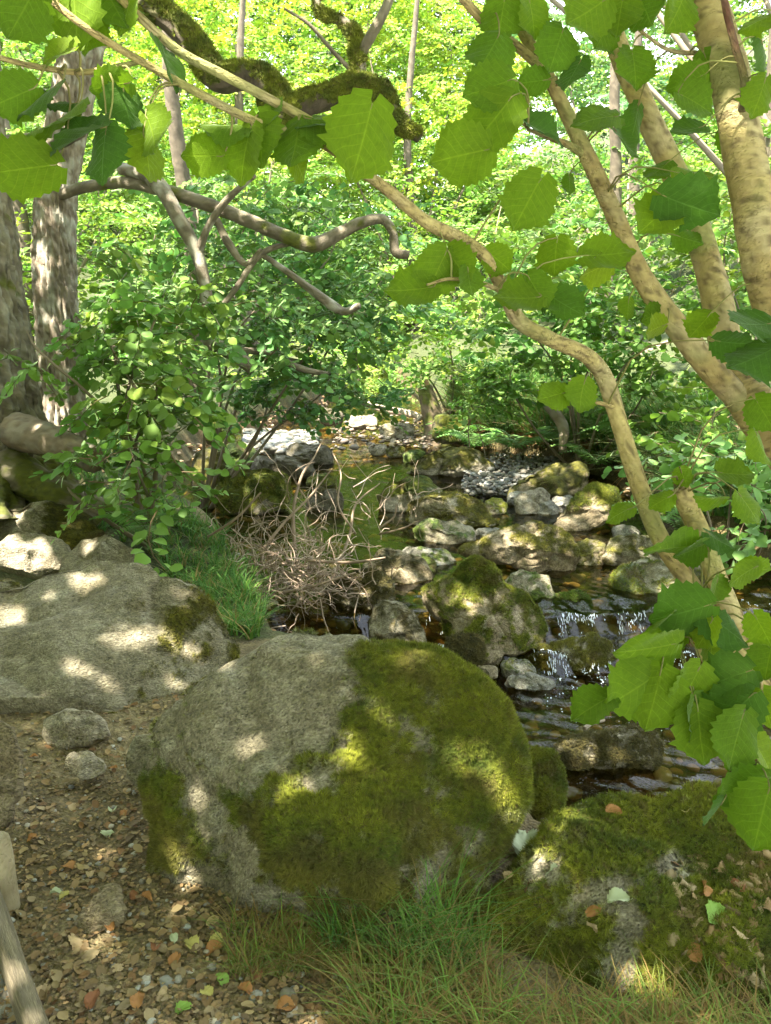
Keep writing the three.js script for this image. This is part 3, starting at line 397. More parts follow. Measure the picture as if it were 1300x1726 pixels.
// ---------- the two oaks on the left bank ----------
const oak = group('oak_tree', gAt(-40, 6.7));
{
  const o = oak.position, T = path([[-30, 880, 6.7], [-35, 760, 6.7], [-42, 620, 6.7], [-60, 420, 6.75], [-80, 200, 6.8], [-90, -100, 6.9], [-80, -700, 7.2]]);
  mesh('trunk', tube(T, [0.62, 0.50, 0.42, 0.38, 0.36, 0.34, 0.26], { org: o, radial: 150, segs: 220, bark: 0.16, seed: 3, cols: OAK, lichen: 0.25, flare: (t, a) => 0.75 * Math.exp(-t * 14) * (0.6 + 0.5 * Math.sin(a * 5 + 1)), moss: (x, y) => 0.42 * sstep(1.0, 0.2, y) - 0.22 }), M.bark, oak);
  mesh('cut_limb', tube(path([[30, 728, 6.3], [80, 740, 5.95], [120, 756, 5.75], [160, 776, 5.6]]), [0.14, 0.11, 0.10, 0.085], { org: o, radial: 28, segs: 30, bark: 0.12, seed: 8, cols: [[0.26, 0.21, 0.15], [0.14, 0.10, 0.07]], lichen: 0.25, cut: [0.32, 0.2, 0.11] }), M.bark, oak).userData.label = 'sawn-off limb stub pointing right';
  mesh('root', tube(path([[10, 790, 6.35], [60, 815, 6.25], [115, 845, 6.15], [165, 885, 6.2]]), [0.16, 0.13, 0.11, 0.06], { org: o, radial: 40, step: 0.02, bark: 0.14, knob: 0.25, seed: 5, cols: OAK, moss: () => 0.16 }), M.bark, oak);
  mesh('branch', tube(path([[-60, 300, 6.5], [0, 262, 6.0], [45, 240, 5.8], [90, 245, 5.6], [140, 225, 5.4]]), [0.10, 0.075, 0.06, 0.04, 0.02], { org: o, radial: 14, bark: 0.1, seed: 6, cols: OAK }), M.bark, oak);
  tag(oak, 'thick old oak trunk with mossy flared roots at the left edge', 'tree');
}
const oak2 = group('oak_tree', gAt(98, 8.4));
{
  const o = oak2.position;
  mesh('trunk', tube(path([[102, 760, 8.4], [100, 600, 8.4], [92, 450, 8.4], [98, 300, 8.4], [125, 150, 8.4], [150, 30, 8.45], [172, -120, 8.5], [220, -600, 8.6]]), [0.24, 0.20, 0.195, 0.185, 0.19, 0.19, 0.18, 0.14], { org: o, radial: 96, segs: 220, bark: 0.2, seed: 13, cols: [[0.32, 0.27, 0.20], [0.13, 0.10, 0.07]], lichen: 0.55 }), M.bark, oak2);
  const B = (n, p, r, x = {}) => { const g = tube(path(p), pxr(r, p[0][2]), { org: o, radial: 14, step: 0.03, bark: 0.09, seed: n, cols: OAK, ...x }); mesh('branch', g, M.bark, oak2); if (x.furry) { const c = g.attributes.color, mask = new Float32Array(c.count); for (let i = 0; i < c.count; i++) mask[i] = c.getY(i) > c.getX(i) * 0.97 ? 1 : 0; mossTufts(oak2, g, mask, x.furry, [0.17, 0.195, 0.018], [0.075, 0.10, 0.013], n, 2.3); } };
  const mo = () => 0.22;
  B(21, [[172, -60, 8.4], [215, -40, 7.6], [255, 5, 7.0], [320, 65, 6.9], [345, 105, 6.9], [365, 130, 6.9], [420, 128, 6.9], [455, 150, 6.9], [478, 188, 6.9], [500, 180, 6.9], [550, 165, 6.9], [600, 148, 6.9], [640, 158, 6.9], [665, 200, 6.9], [708, 232, 6.9]], [24, 22, 18, 17, 18, 20, 20, 21, 22, 17, 16, 18, 16, 12, 8], { moss: (x, y, z, u) => 0.16 + 0.3 * u + 0.1 * sstep(-1.6, -1.0, x), radial: 22, knob: 0.3, furry: 11000, cols: [[0.15, 0.12, 0.085], [0.07, 0.055, 0.04]] });
  B(22, [[602, 150, 6.9], [603, 105, 6.9], [598, 60, 6.9], [575, 35, 6.9], [540, 20, 6.9], [532, -20, 6.9]], [15, 14, 11, 9, 7, 6], { moss: mo, furry: 1500 });
  B(23, [[603, 100, 6.9], [620, 70, 6.85], [645, 25, 6.8], [668, -30, 6.8]], [10, 9, 8, 7]);
  B(24, [[598, 125, 6.9], [560, 85, 6.8], [520, 40, 6.7], [480, 15, 6.7]], [4, 3.5, 3, 2]);
  B(25, [[100, 330, 8.3], [140, 316, 8.0], [215, 308, 7.6], [280, 322, 7.4], [350, 345, 7.3], [420, 372, 7.2], [480, 398, 7.1], [530, 412, 7.0], [570, 395, 7.0], [610, 375, 7.0], [645, 370, 7.0], [662, 390, 7.0], [668, 425, 7.0], [690, 430, 7.0]], [9, 9, 9, 10, 10, 10, 10, 11, 9, 8, 7, 6, 7, 6], { moss: () => -0.02 });
  B(26, [[205, 285, 7.6], [245, 295, 7.4], [275, 320, 7.3], [300, 365, 7.2], [325, 410, 7.2], [342, 460, 7.2], [350, 520, 7.2], [355, 575, 7.2], [385, 592, 7.1], [427, 622, 7.1]], [10, 11, 12, 12, 11, 9, 11, 12, 11, 10], { lichen: 0.5, knob: 0.2, cut: [0.3, 0.19, 0.1] });
  B(27, [[335, 425, 7.2], [350, 385, 7.1], [380, 340, 7.0], [430, 295, 6.9]], [7, 6, 6, 4], { lichen: 0.6 });
  B(28, [[365, 370, 7.2], [385, 410, 7.2], [415, 445, 7.2], [440, 420, 7.1]], [6, 7, 5, 3]);
  B(29, [[340, 560, 7.3], [395, 490, 7.2], [445, 425, 7.2], [520, 405, 7.2]], [4, 5, 5, 3]);
  B(30, [[440, 428, 7.2], [470, 448, 7.3], [500, 470, 7.4], [540, 500, 7.3], [560, 515, 7.3], [580, 525, 7.3], [606, 515, 7.2]], [4, 5, 6, 8, 9, 7, 5], { lichen: 0.5 });
  B(31, [[395, 590, 7.4], [450, 595, 7.6], [510, 622, 7.8], [570, 632, 8]], [5, 6, 6, 3]);
  B(32, [[455, 597, 7.6], [525, 620, 9.5], [570, 655, 10.5], [610, 680, 11.5], [670, 692, 12.2]], [4, 4, 5, 5, 4]);
  tag(oak2, 'pale-barked oak with long crooked mossy limbs over the stream', 'tree');
}
// overhead crown of a third oak, its trunk left behind the viewer: its leaves shade the foreground and let sun flecks through gaps cut along chosen sun rays
{
  const r = mulberry(77), base = V(-7.5, 0.7, 4.2), root = group('oak_tree', base), mats = [], cols = [], d = new THREE.Object3D(), k = V(SUN.x / SUN.y, 1, SUN.z / SUN.y);
  mesh('trunk', tube([V(-7.5, 0.5, 4.2), V(-7.3, 2.5, 4), V(-7, 5, 3.4), V(-6, 7, 2)], [0.5, 0.38, 0.33, 0.24], { org: base, radial: 24, bark: 0.1, cols: OAK }), M.bark, root);
  for (const e of [[-2, 7.4, -1], [-1, 7.2, 3], [0, 7.6, -5], [-5, 7.5, -6]]) mesh('branch', tube([V(-6.8, 5.4, 3), V(-4.5 + e[0] * 0.3, 6.8, 1 + e[2] * 0.4), V(...e)], [0.2, 0.12, 0.04], { org: base, radial: 10, cols: OAK }), M.bark, root);
  const gaps = []; const gap = (px, py, y, rad) => gaps.push([hit(px, py).p, rad]), gapD = (px, py, dp, rad) => gaps.push([hit(px, py).p, rad]);
  for (const [x, y, q] of [[15, 1035, .09], [115, 1042, .08], [188, 1038, .045], [85, 1003, .03], [200, 1082, .03], [247, 1070, .03], [290, 1087, .03], [20, 1122, .06], [128, 1130, .04], [180, 1148, .06], [60, 1160, .05], [145, 978, .06]]) gap(x, y, 0.22, q);
  for (const [x, y, q] of [[50, 930, .16], [20, 935, .14], [95, 900, .1], [150, 922, .1], [20, 885, .14], [60, 975, .12]]) gap(x, y, 0.15, q);
  for (const [x, y, dp, q] of [[335, 1340, 2.32, .045], [318, 1470, 2.2, .05], [790, 1287, 2.5, .035], [748, 1283, 2.45, .03], [850, 1345, 2.5, .045], [480, 1325, 2.3, .03], [580, 1275, 2.35, .04], [965, 1385, 2.75, .06], [905, 1440, 2.6, .05], [1085, 1655, 1.9, .05], [990, 1272, 4.1, .05], [1045, 1275, 4.1, .05], [70, 1700, 1.9, .05], [170, 1560, 2, .03]]) gapD(x, y, dp, q);
  const lai = (x, dd) => dd < 3.8 || (x < -1.5 && dd < 7.5) ? 4.3 : lerp(4.3, 1.4, sstep(3.8, 7, dd)) * lerp(1, 0.4, sstep(8, 12.5, dd));
  const leafA = 0.0078, N = Math.round(12.5 * 15.5 * 4.3 / leafA);
  const g = leafShape(0.13, 0.11, 0.2, 0.15, [1, 1, 1]); g.translate(-0.065, 0.01, 0);
  for (let i = 0; i < N; i++) { const x = -6.5 + 12.5 * r(), dd = -2.5 + 15.5 * r(); if (r() > lai(x, dd) / 4.3 * (1 + 0.5 * noise(x * 0.9, 3, dd * 0.9) * 0.5)) continue;
    const h = 4.6 + 1.8 * r() + 0.4 * Math.max(0, dd - 6), p = V(x, 0, -dd).addScaledVector(k, h); let hole = false;
    for (const [q, rad] of gaps) { const t = p.clone().sub(q).dot(SUN), dx = p.x - q.x - SUN.x * t, dy = p.y - q.y - SUN.y * t, dz = p.z - q.z - SUN.z * t; if (dx * dx + dy * dy + dz * dz < (rad * 0.5 + 0.04) ** 2) { hole = true; break; } }
    if (hole) continue;
    d.position.copy(p).sub(base); d.rotation.set((r() - 0.5) * 1.2, r() * 6.283, (r() - 0.5) * 1.2); const s = 0.75 + 0.5 * r(); d.scale.setScalar(s); d.updateMatrix(); mats.push(d.matrix.clone()); const v = 0.8 + 0.4 * r(); cols.push(C(0.30 * v, 0.36 * v, 0.045 * v)); }
  inst('crown', g, M.leaf, mats, cols, root);
  tag(root, 'unseen oak whose crown spreads overhead, gaps cut to drop sun flecks', 'tree');
}
// ---------- shrubs and trees ----------
plant('alder_bush', 'round-leaved green alder bush beside the old oak, left bank', 'bush', { seed: 1, base: gAt(235, 6.0), kind: 'alder', col: G1, leaf: 0.085, scale: 1.05, pick: 18,
  blobs: [[235, 800, 5.3, 85, 70, 0.35, 1.2], [215, 715, 5.7, 75, 65, 0.4, 0.8], [265, 660, 5.9, 100, 95, 0.45], [195, 600, 6.1, 75, 80, 0.45, 0.8], [265, 530, 6.3, 110, 90, 0.5], [60, 585, 5.6, 55, 45, 0.25, 0.5], [190, 480, 6.8, 60, 70, 0.4, 0.7], [120, 830, 5.6, 40, 16, 0.15, 0.4]] });
plant('alder_tree', 'alder whose leafy boughs overhang the upper pool', 'tree', { seed: 2, base: gAt(330, 8.8), kind: 'alder', col: G4, leaf: 0.08, dens: 0.9, pick: 18,
  blobs: [[400, 560, 7.6, 125, 80, 0.5, 0.8], [520, 590, 8.2, 115, 65, 0.5, 0.9], [330, 450, 7.9, 105, 85, 0.5, 0.7], [480, 480, 8.6, 130, 85, 0.6, 0.8], [600, 520, 8.8, 115, 75, 0.6, 0.8], [560, 645, 9.2, 110, 50, 0.5, 0.8], [450, 672, 8.8, 90, 38, 0.4], [420, 365, 8.8, 120, 75, 0.5, 0.6], [570, 390, 9.4, 120, 75, 0.6, 0.7]] });
plant('hazel_bush', 'dark green hazel thicket above the ferns, right bank', 'bush', { seed: 3, base: gAt(985, 10.5), kind: 'hazel', col: G1, leaf: 0.09, dens: 0.8, pick: 18,
  blobs: [[880, 520, 9.8, 125, 85, 0.6, 0.8], [985, 460, 10.3, 130, 100, 0.7, 0.8], [860, 640, 10.6, 80, 45, 0.4], [1010, 590, 9.8, 115, 75, 0.6], [1130, 500, 9.2, 115, 100, 0.6, 0.8], [1090, 655, 9.2, 100, 50, 0.5]] });
plant('hazel_bush', 'light green bush behind the leaning stems at the right edge', 'bush', { seed: 4, base: gAt(1240, 8.5), kind: 'hazel', col: G2, leaf: 0.09, dens: 0.6, pick: 18,
  blobs: [[1220, 430, 9, 110, 120, 0.6, 0.7], [1250, 600, 8.3, 95, 80, 0.5, 0.8], [1200, 715, 7.8, 110, 50, 0.4, 0.8], [1290, 300, 9.5, 90, 110, 0.6, 0.7]] });
plant('sycamore_sapling', 'low broad-leaved sapling hanging over the right bank', 'sapling', { seed: 5, base: gAt(1250, 6.6), kind: 'maple', col: [0.12, 0.26, 0.045], leaf: 0.11, dens: 0.9, pick: 24, stemR: 0.012,
  blobs: [[1235, 800, 6.2, 90, 55, 0.35], [1150, 775, 7.2, 70, 35, 0.3], [1290, 870, 5.8, 60, 40, 0.3]] });
plant('willow_bush', 'pale green bush above the broken stump, centre back', 'bush', { seed: 6, base: gAt(760, 13.5), kind: 'fine', col: G2, leaf: 0.085, dens: 0.8,
  blobs: [[760, 560, 12.5, 110, 75, 0.7], [700, 625, 13, 95, 42, 0.5], [765, 450, 13.5, 115, 80, 0.7, 0.8], [850, 330, 14, 120, 85, 0.8, 0.8]] });
plant('alder_tree', 'added unseen alder crown high above the right bank, hiding sky from the water', 'tree', { seed: 8, base: gAt(1500, 11), kind: 'fine', col: G2, leaf: 0.085, scale: 1.4, dens: 0.5, stemR: 0.06, blobs: [[1000, -190, 12.5, 220, 110, 1.2], [760, -200, 13.5, 200, 110, 1.2], [1230, -170, 11.5, 200, 120, 1.2], [1000, -420, 11, 260, 130, 1.4], [1280, -420, 10, 240, 150, 1.4], [720, -430, 12, 220, 130, 1.4]] });  // added out of frame to keep open sky out of water reflections
plant('alder_sapling', 'small round-leaved sapling beside the broken stump', 'sapling', { seed: 7, base: gAt(815, 10.8), kind: 'alder', col: G1, leaf: 0.08, dens: 0.7, pick: 8, stemR: 0.01, blobs: [[830, 655, 10.6, 45, 40, 0.25], [790, 690, 10.8, 30, 25, 0.2]] });
// trees beyond: [label, px of trunk, depth, tone, blobs]
const far = [
  ['sunlit yellow-green tree filling the gap at top centre', 690, 24, G3, [[620, 60, 24, 150, 120, 1.5], [760, 80, 25, 160, 120, 1.5], [690, 230, 23, 170, 100, 1.5], [850, 180, 25, 130, 120, 1.5], [560, 220, 23, 130, 100, 1.3]]],
  ['sunlit bright tree behind the mossy limb, upper left', 430, 21, G3, [[400, 60, 21, 150, 110, 1.4], [300, 170, 20, 150, 120, 1.4], [470, 250, 20, 150, 100, 1.4], [230, 40, 22, 130, 110, 1.4]]],
  ['bright tree between the two oak trunks', 60, 17, G2, [[40, 120, 17, 120, 130, 1.2], [30, 330, 16.5, 110, 120, 1.2], [170, 380, 16, 120, 100, 1.1], [40, 520, 16, 110, 90, 1.0], [200, 250, 18, 120, 110, 1.2]]],
  ['green tree rising behind the hazel thicket', 1010, 19, G1, [[1010, 330, 19, 140, 110, 1.4, 0.7], [920, 440, 18, 120, 90, 1.2], [1120, 350, 19.5, 130, 130, 1.4, 0.7]]],
  ['tall thin-crowned tree at upper right with blue sky gaps', 1040, 22, [0.11, 0.23, 0.06], [[960, 120, 23, 130, 120, 1.5, 0.45], [1080, 60, 23, 140, 120, 1.5, 0.45], [1060, 220, 22, 130, 90, 1.4, 0.4], [930, 290, 22, 110, 60, 1.2, 0.4]]],
  ['tree at the far right edge with sparse bright leaves', 1250, 17, G2, [[1240, 120, 17, 130, 110, 1.2, 0.5], [1290, 260, 16.5, 110, 110, 1.2, 0.7], [1200, 330, 17, 100, 90, 1.1, 0.6], [1270, 420, 16, 110, 100, 1.1]]],
  ['low sunny shrub beyond the gravel at the bend', 470, 17, G2, [[430, 690, 15.5, 120, 42, 0.9], [560, 640, 17.5, 130, 60, 1.0], [350, 640, 16, 120, 70, 1.0]]],
  ['far shrubs closing the head of the stream', 650, 22, G2, [[650, 600, 21, 140, 60, 1.2], [560, 540, 22, 150, 80, 1.3], [720, 520, 22, 140, 80, 1.3], [640, 440, 23, 150, 90, 1.4]]],
  ['tree in mid distance behind the crooked limb', 330, 14, G1, [[330, 330, 14, 130, 90, 1.0, 0.6], [250, 450, 13.5, 120, 90, 1.0, 0.7], [450, 330, 14.5, 130, 90, 1.0, 0.6], [300, 560, 13, 120, 80, 0.9, 0.8]]],
  ['sunlit shrub on the right slope by the pale path', 1120, 14, G2, [[1120, 610, 14, 120, 55, 0.8, 0.7], [1230, 560, 14.5, 110, 80, 0.9, 0.7], [1000, 640, 13, 80, 40, 0.6, 0.7]]],
];
far.forEach(([label, px, depth, col, blobs], i) => { const b = gAt(px, depth), root = plant(/shrub/.test(label) ? 'shrub' : 'broadleaf_tree', label, /shrub/.test(label) ? 'shrub' : 'tree', { seed: 40 + i, base: b, kind: 'fine', col, leaf: 0.085, scale: depth > 18 ? 1.5 : 1.25, dens: 0.85, stemR: 0.05, blobs, group: null });
  if (!/shrub/.test(label)) { const o = b; mesh('trunk', tube([b, b.clone().add(V(0.1, 2, 0)), b.clone().add(V(-0.1, 5, 0.1)), b.clone().add(V(0.2, 9, 0))], [0.16, 0.13, 0.10, 0.05], { org: o, radial: 16, bark: 0.1, knob: 0.2, cols: [[0.16, 0.13, 0.09], [0.08, 0.065, 0.045]], seed: i }), M.bark, root); } });
// a wood on the hillside behind everything
{
  const r = mulberry(500), mats = [], cols = [], d = new THREE.Object3D();
  for (let i = 0; i < 40000; i++) { const px = -250 + 1800 * r(), py = -480 + 1140 * r(), D = 27 + 14 * r() + (py < 200 ? 3 : 0); if (px > 860 && py < 330 && py > -60 && fbm(px * 0.012, py * 0.012, 3, 3) > -0.02) continue; const p = at(px, py, D); if (p.y < ground(p.x, p.z)) continue;
    d.position.copy(p); d.rotation.set((r() - 0.5) * 0.9 + 0.3, r() * 6.283, (r() - 0.6) * 0.9, 'YXZ'); d.scale.setScalar(1.7 + 0.9 * r()); d.updateMatrix(); mats.push(d.matrix.clone()); const v = 0.7 + 0.6 * r(), y = sstep(-0.2, 0.2, fbm(p.x * 0.3, p.y * 0.3, p.z * 0.3)); cols.push(C((0.13 + 0.09 * y) * v, (0.27 + 0.08 * y) * v, 0.04 * v)); }
  const m = inst('far_wood', sprays.fine[0], M.leaf, mats, cols, scene); tag(m, 'sunlit mass of far woodland foliage on the hillside', 'woodland', null, 'stuff');
}

// ---------- the hazel in the foreground, right ----------
const hz = group('hazel_tree', V(1.75, -0.05, -1.3)), HO = hz.position, lines = [];
{
  const S = (p, r, x = {}) => { const P = path(p), R = r.map((v, i) => v / F * p[Math.min(i, p.length - 1)][2]); lines.push(...new THREE.CatmullRomCurve3(P).getSpacedPoints(60)); mesh('stem', tube(P, R, { org: HO, radial: 20, step: 0.007, knob: 0.10, rings: 1, cols: HAZ, lichen: 0.15, seed: p[0][0], ...x }), M.bark, hz); };
  S([[1640, 1420, 1.75], [1500, 1050, 1.85], [1340, 775, 1.9], [1275, 690, 1.9], [1237, 630, 1.92], [1203, 480, 1.95], [1162, 350, 2.0], [1085, 180, 2.0], [1032, 50, 2.1], [1005, -90, 2.1]], [52, 46, 40, 38, 30, 24, 22, 20, 17, 14]);
  S([[1262, 690, 1.9], [1170, 588, 1.85], [1085, 470, 1.8], [1035, 360, 1.75], [988, 258, 1.7], [930, 140, 1.7], [880, 50, 1.7], [830, -50, 1.7]], [22, 21, 18, 15, 14, 11, 10, 9]);
  S([[916, 118, 1.7], [880, 85, 1.68], [820, 40, 1.65], [765, -20, 1.6]], [8, 8, 8, 7]);
  S([[988, 262, 1.7], [960, 245, 1.68], [925, 232, 1.62], [890, 218, 1.6]], [9, 6, 4, 3]);
  S([[1640, 1420, 1.8], [1440, 900, 1.8], [1330, 600, 1.75], [1290, 450, 1.7], [1262, 300, 1.7], [1234, 150, 1.7], [1188, 0, 1.75], [1150, -90, 1.8]], [40, 38, 36, 35, 34, 33, 33, 30]);
  S([[1640, 1440, 1.7], [1360, 1260, 1.7], [1260, 1115, 1.7], [1168, 990, 1.7], [1112, 905, 1.72], [1076, 815, 1.75], [1046, 720, 1.75], [1016, 630, 1.75], [985, 597, 1.72], [925, 570, 1.7], [875, 540, 1.65], [850, 490, 1.6], [815, 430, 1.55], [775, 402, 1.55], [720, 375, 1.5], [660, 325, 1.45], [615, 292, 1.4], [540, 240, 1.4], [430, 205, 1.35], [350, 165, 1.3], [250, 110, 1.3], [150, 50, 1.25], [60, -20, 1.25]], [18, 17, 16, 15, 15, 15, 14, 15, 13, 13, 13, 12, 11, 12, 11, 10, 9, 8, 7.5, 7, 6.5, 6, 6]);
  S([[560, 250, 1.4], [540, 218, 1.38], [450, 165, 1.36], [380, 128, 1.35], [300, 85, 1.33], [200, -5, 1.3]], [5, 8, 8, 8, 8, 7]);
  S([[-20, 92, 1.25], [60, 112, 1.25], [140, 122, 1.27], [200, 112, 1.28], [235, 104, 1.3]], [4, 5, 5, 5, 4]);
  S([[1146, 824, 1.66], [1180, 900, 1.67], [1210, 980, 1.68], [1245, 1060, 1.69], [1290, 1120, 1.7], [1400, 1280, 1.72]], [16, 18, 18, 18, 18, 18], { cut: [0.45, 0.30, 0.18] });
  S([[1275, 1140, 1.72], [1230, 1170, 1.72], [1195, 1120, 1.75], [1170, 1060, 1.77]], [10, 10, 9, 5]);
  S([[1252, 185, 1.66], [1256, 140, 1.62], [1240, 80, 1.6], [1225, 20, 1.6], [1215, -40, 1.6]], [8, 7, 6, 6, 5], { cols: [[0.16, 0.07, 0.04], [0.09, 0.04, 0.025]] });
  S([[1195, 90, 1.75], [1130, 85, 1.72], [1090, 60, 1.7], [1045, 20, 1.7]], [4, 3.5, 3, 2]);
  S([[1046, 690, 1.75], [1020, 682, 1.73], [995, 676, 1.72]], [5, 4, 3]);
  S([[1245, 1060, 1.69], [1200, 1030, 1.6], [1160, 1050, 1.5], [1120, 1100, 1.45]], [5, 4, 4, 3]);
  S([[1290, 1120, 1.7], [1270, 1180, 1.5], [1250, 1250, 1.4], [1240, 1330, 1.35]], [6, 5, 4, 3]);
  S([[875, 540, 1.65], [860, 505, 1.58], [820, 480, 1.52], [760, 470, 1.5], [720, 480, 1.48]], [6, 4, 4, 3, 2]);
}
// big hazel leaf: pleated along its side veins, toothed edge, heart-shaped base
const veinTex = (() => { const n = 256, A = new Float32Array(n * n); for (let j = 0; j < n; j++) for (let i = 0; i < n; i++) { const s = i / n, v = Math.abs(j / n * 2 - 1); const ph = (s - v * 0.28) * 7.5 + 0.2, d1 = Math.abs(ph - Math.round(ph)), mid = Math.exp(-((v / 0.03) ** 2)), side = Math.exp(-((d1 / 0.05) ** 2)) * (1 - 0.4 * v), ph2 = v * 11 + s * 3, d2 = Math.abs(ph2 - Math.round(ph2)), fine = Math.exp(-((d2 / 0.08) ** 2)) * 0.3; A[j * n + i] = Math.max(mid, 0.75 * side, fine); } return { n, A }; })();
const leafMap = texOf(256, (i) => { const v = veinTex.A[i], t = tnB[((i / 256 | 0) * 2) * 512 + (i % 256) * 2]; const k = 0.86 + 0.14 * t; return [k * (0.82 + 0.18 * v), k * (0.86 + 0.14 * v), k * (0.66 + 0.34 * v)]; }, true);
const leafBump = texOf(256, (i) => 0.6 - 0.5 * veinTex.A[i] + 0.2 * tnC[((i / 256 | 0) * 2) * 512 + (i % 256) * 2]);
M.bigLeaf.map = leafMap; M.bigLeaf.bumpMap = leafBump; M.bigLeaf.bumpScale = 0.0012;
function hazelLeaf(seed, lobe) {
  const r = mulberry(seed), NS = 18, NV = 4, p = [], uv = [], ix = [], cl = [], curl = (r() - 0.25) * 0.7, cup = (r() - 0.35) * 0.9, tw = (r() - 0.5) * 0.8, wav = r() * 6, fold = (r() - 0.3) * 0.5, prof = curve1([[0, 0.05], [0.05, 0.25], [0.2, 0.40], [0.42, 0.46], [0.58, 0.455], [0.7, 0.40], [0.8, 0.28], [0.88, 0.15], [0.95, 0.06], [1, 0.004]]), skew = (r() - 0.5) * 0.12;
  for (let j = 0; j <= NS; j++) for (let i = -NV; i <= NV; i++) { const s = j / NS, v = i / NV, av = Math.abs(v);
    let w = prof(clamp(s + skew * Math.sign(v) * s * (1 - s), 0, 1)); w *= 1 + lobe * 0.16 * Math.exp(-(((s - 0.62) / 0.05) ** 2)) + lobe * 0.09 * Math.exp(-(((s - 0.42) / 0.04) ** 2)) - lobe * 0.08 * Math.exp(-(((s - 0.52) / 0.04) ** 2));
    const tooth = av === 1 ? (j % 2 ? 0.03 : -0.022) * (s > 0.02 && s < 0.98 ? 1 : 0) : 0; const x = s - 0.13 * av * av * (1 - s) * (1 - s) + 0.07 * av * s * (1 - s), z = v * (w + tooth);
    const pl = Math.abs(Math.sin(((s - av * 0.28) * 7.5 + 0.2) * Math.PI)); const y = 0.028 * pl * (0.3 + av) - cup * z * z * 1.2 - curl * s * s * 0.6 + tw * z * (s - 0.3) + fold * Math.abs(z) * 0.6 + 0.04 * Math.sin(s * 9 + wav + v * 3) * av;
    p.push(x, y, z); uv.push(s, v * 0.5 + 0.5); cl.push(1, 1, 1); if (j && i > -NV) { const W = 2 * NV + 1, k = j * W + i + NV; ix.push(k - W - 1, k - W, k - 1, k - W, k, k - 1); } }
  const g = new THREE.BufferGeometry(); g.setAttribute('position', new THREE.Float32BufferAttribute(p, 3)); g.setAttribute('uv', new THREE.Float32BufferAttribute(uv, 2)); g.setAttribute('color', new THREE.Float32BufferAttribute(cl, 3)); g.setIndex(ix); g.computeVertexNormals(); return g;
}
const HL = [0, 1, 1, 0.5, 1.4, 0.3, 1.2, 0.8, 0, 1].map((k, i) => hazelLeaf(i + 1, k));
const leafMats = [[0.27, 0.43, 0.018], [0.22, 0.38, 0.018], [0.14, 0.29, 0.03], [0.36, 0.52, 0.02], [0.31, 0.48, 0.018], [0.20, 0.37, 0.02], [0.12, 0.27, 0.035], [0.40, 0.53, 0.025]].map((c) => { const m = M.bigLeaf.clone(); m.color = C(...c); return m; });
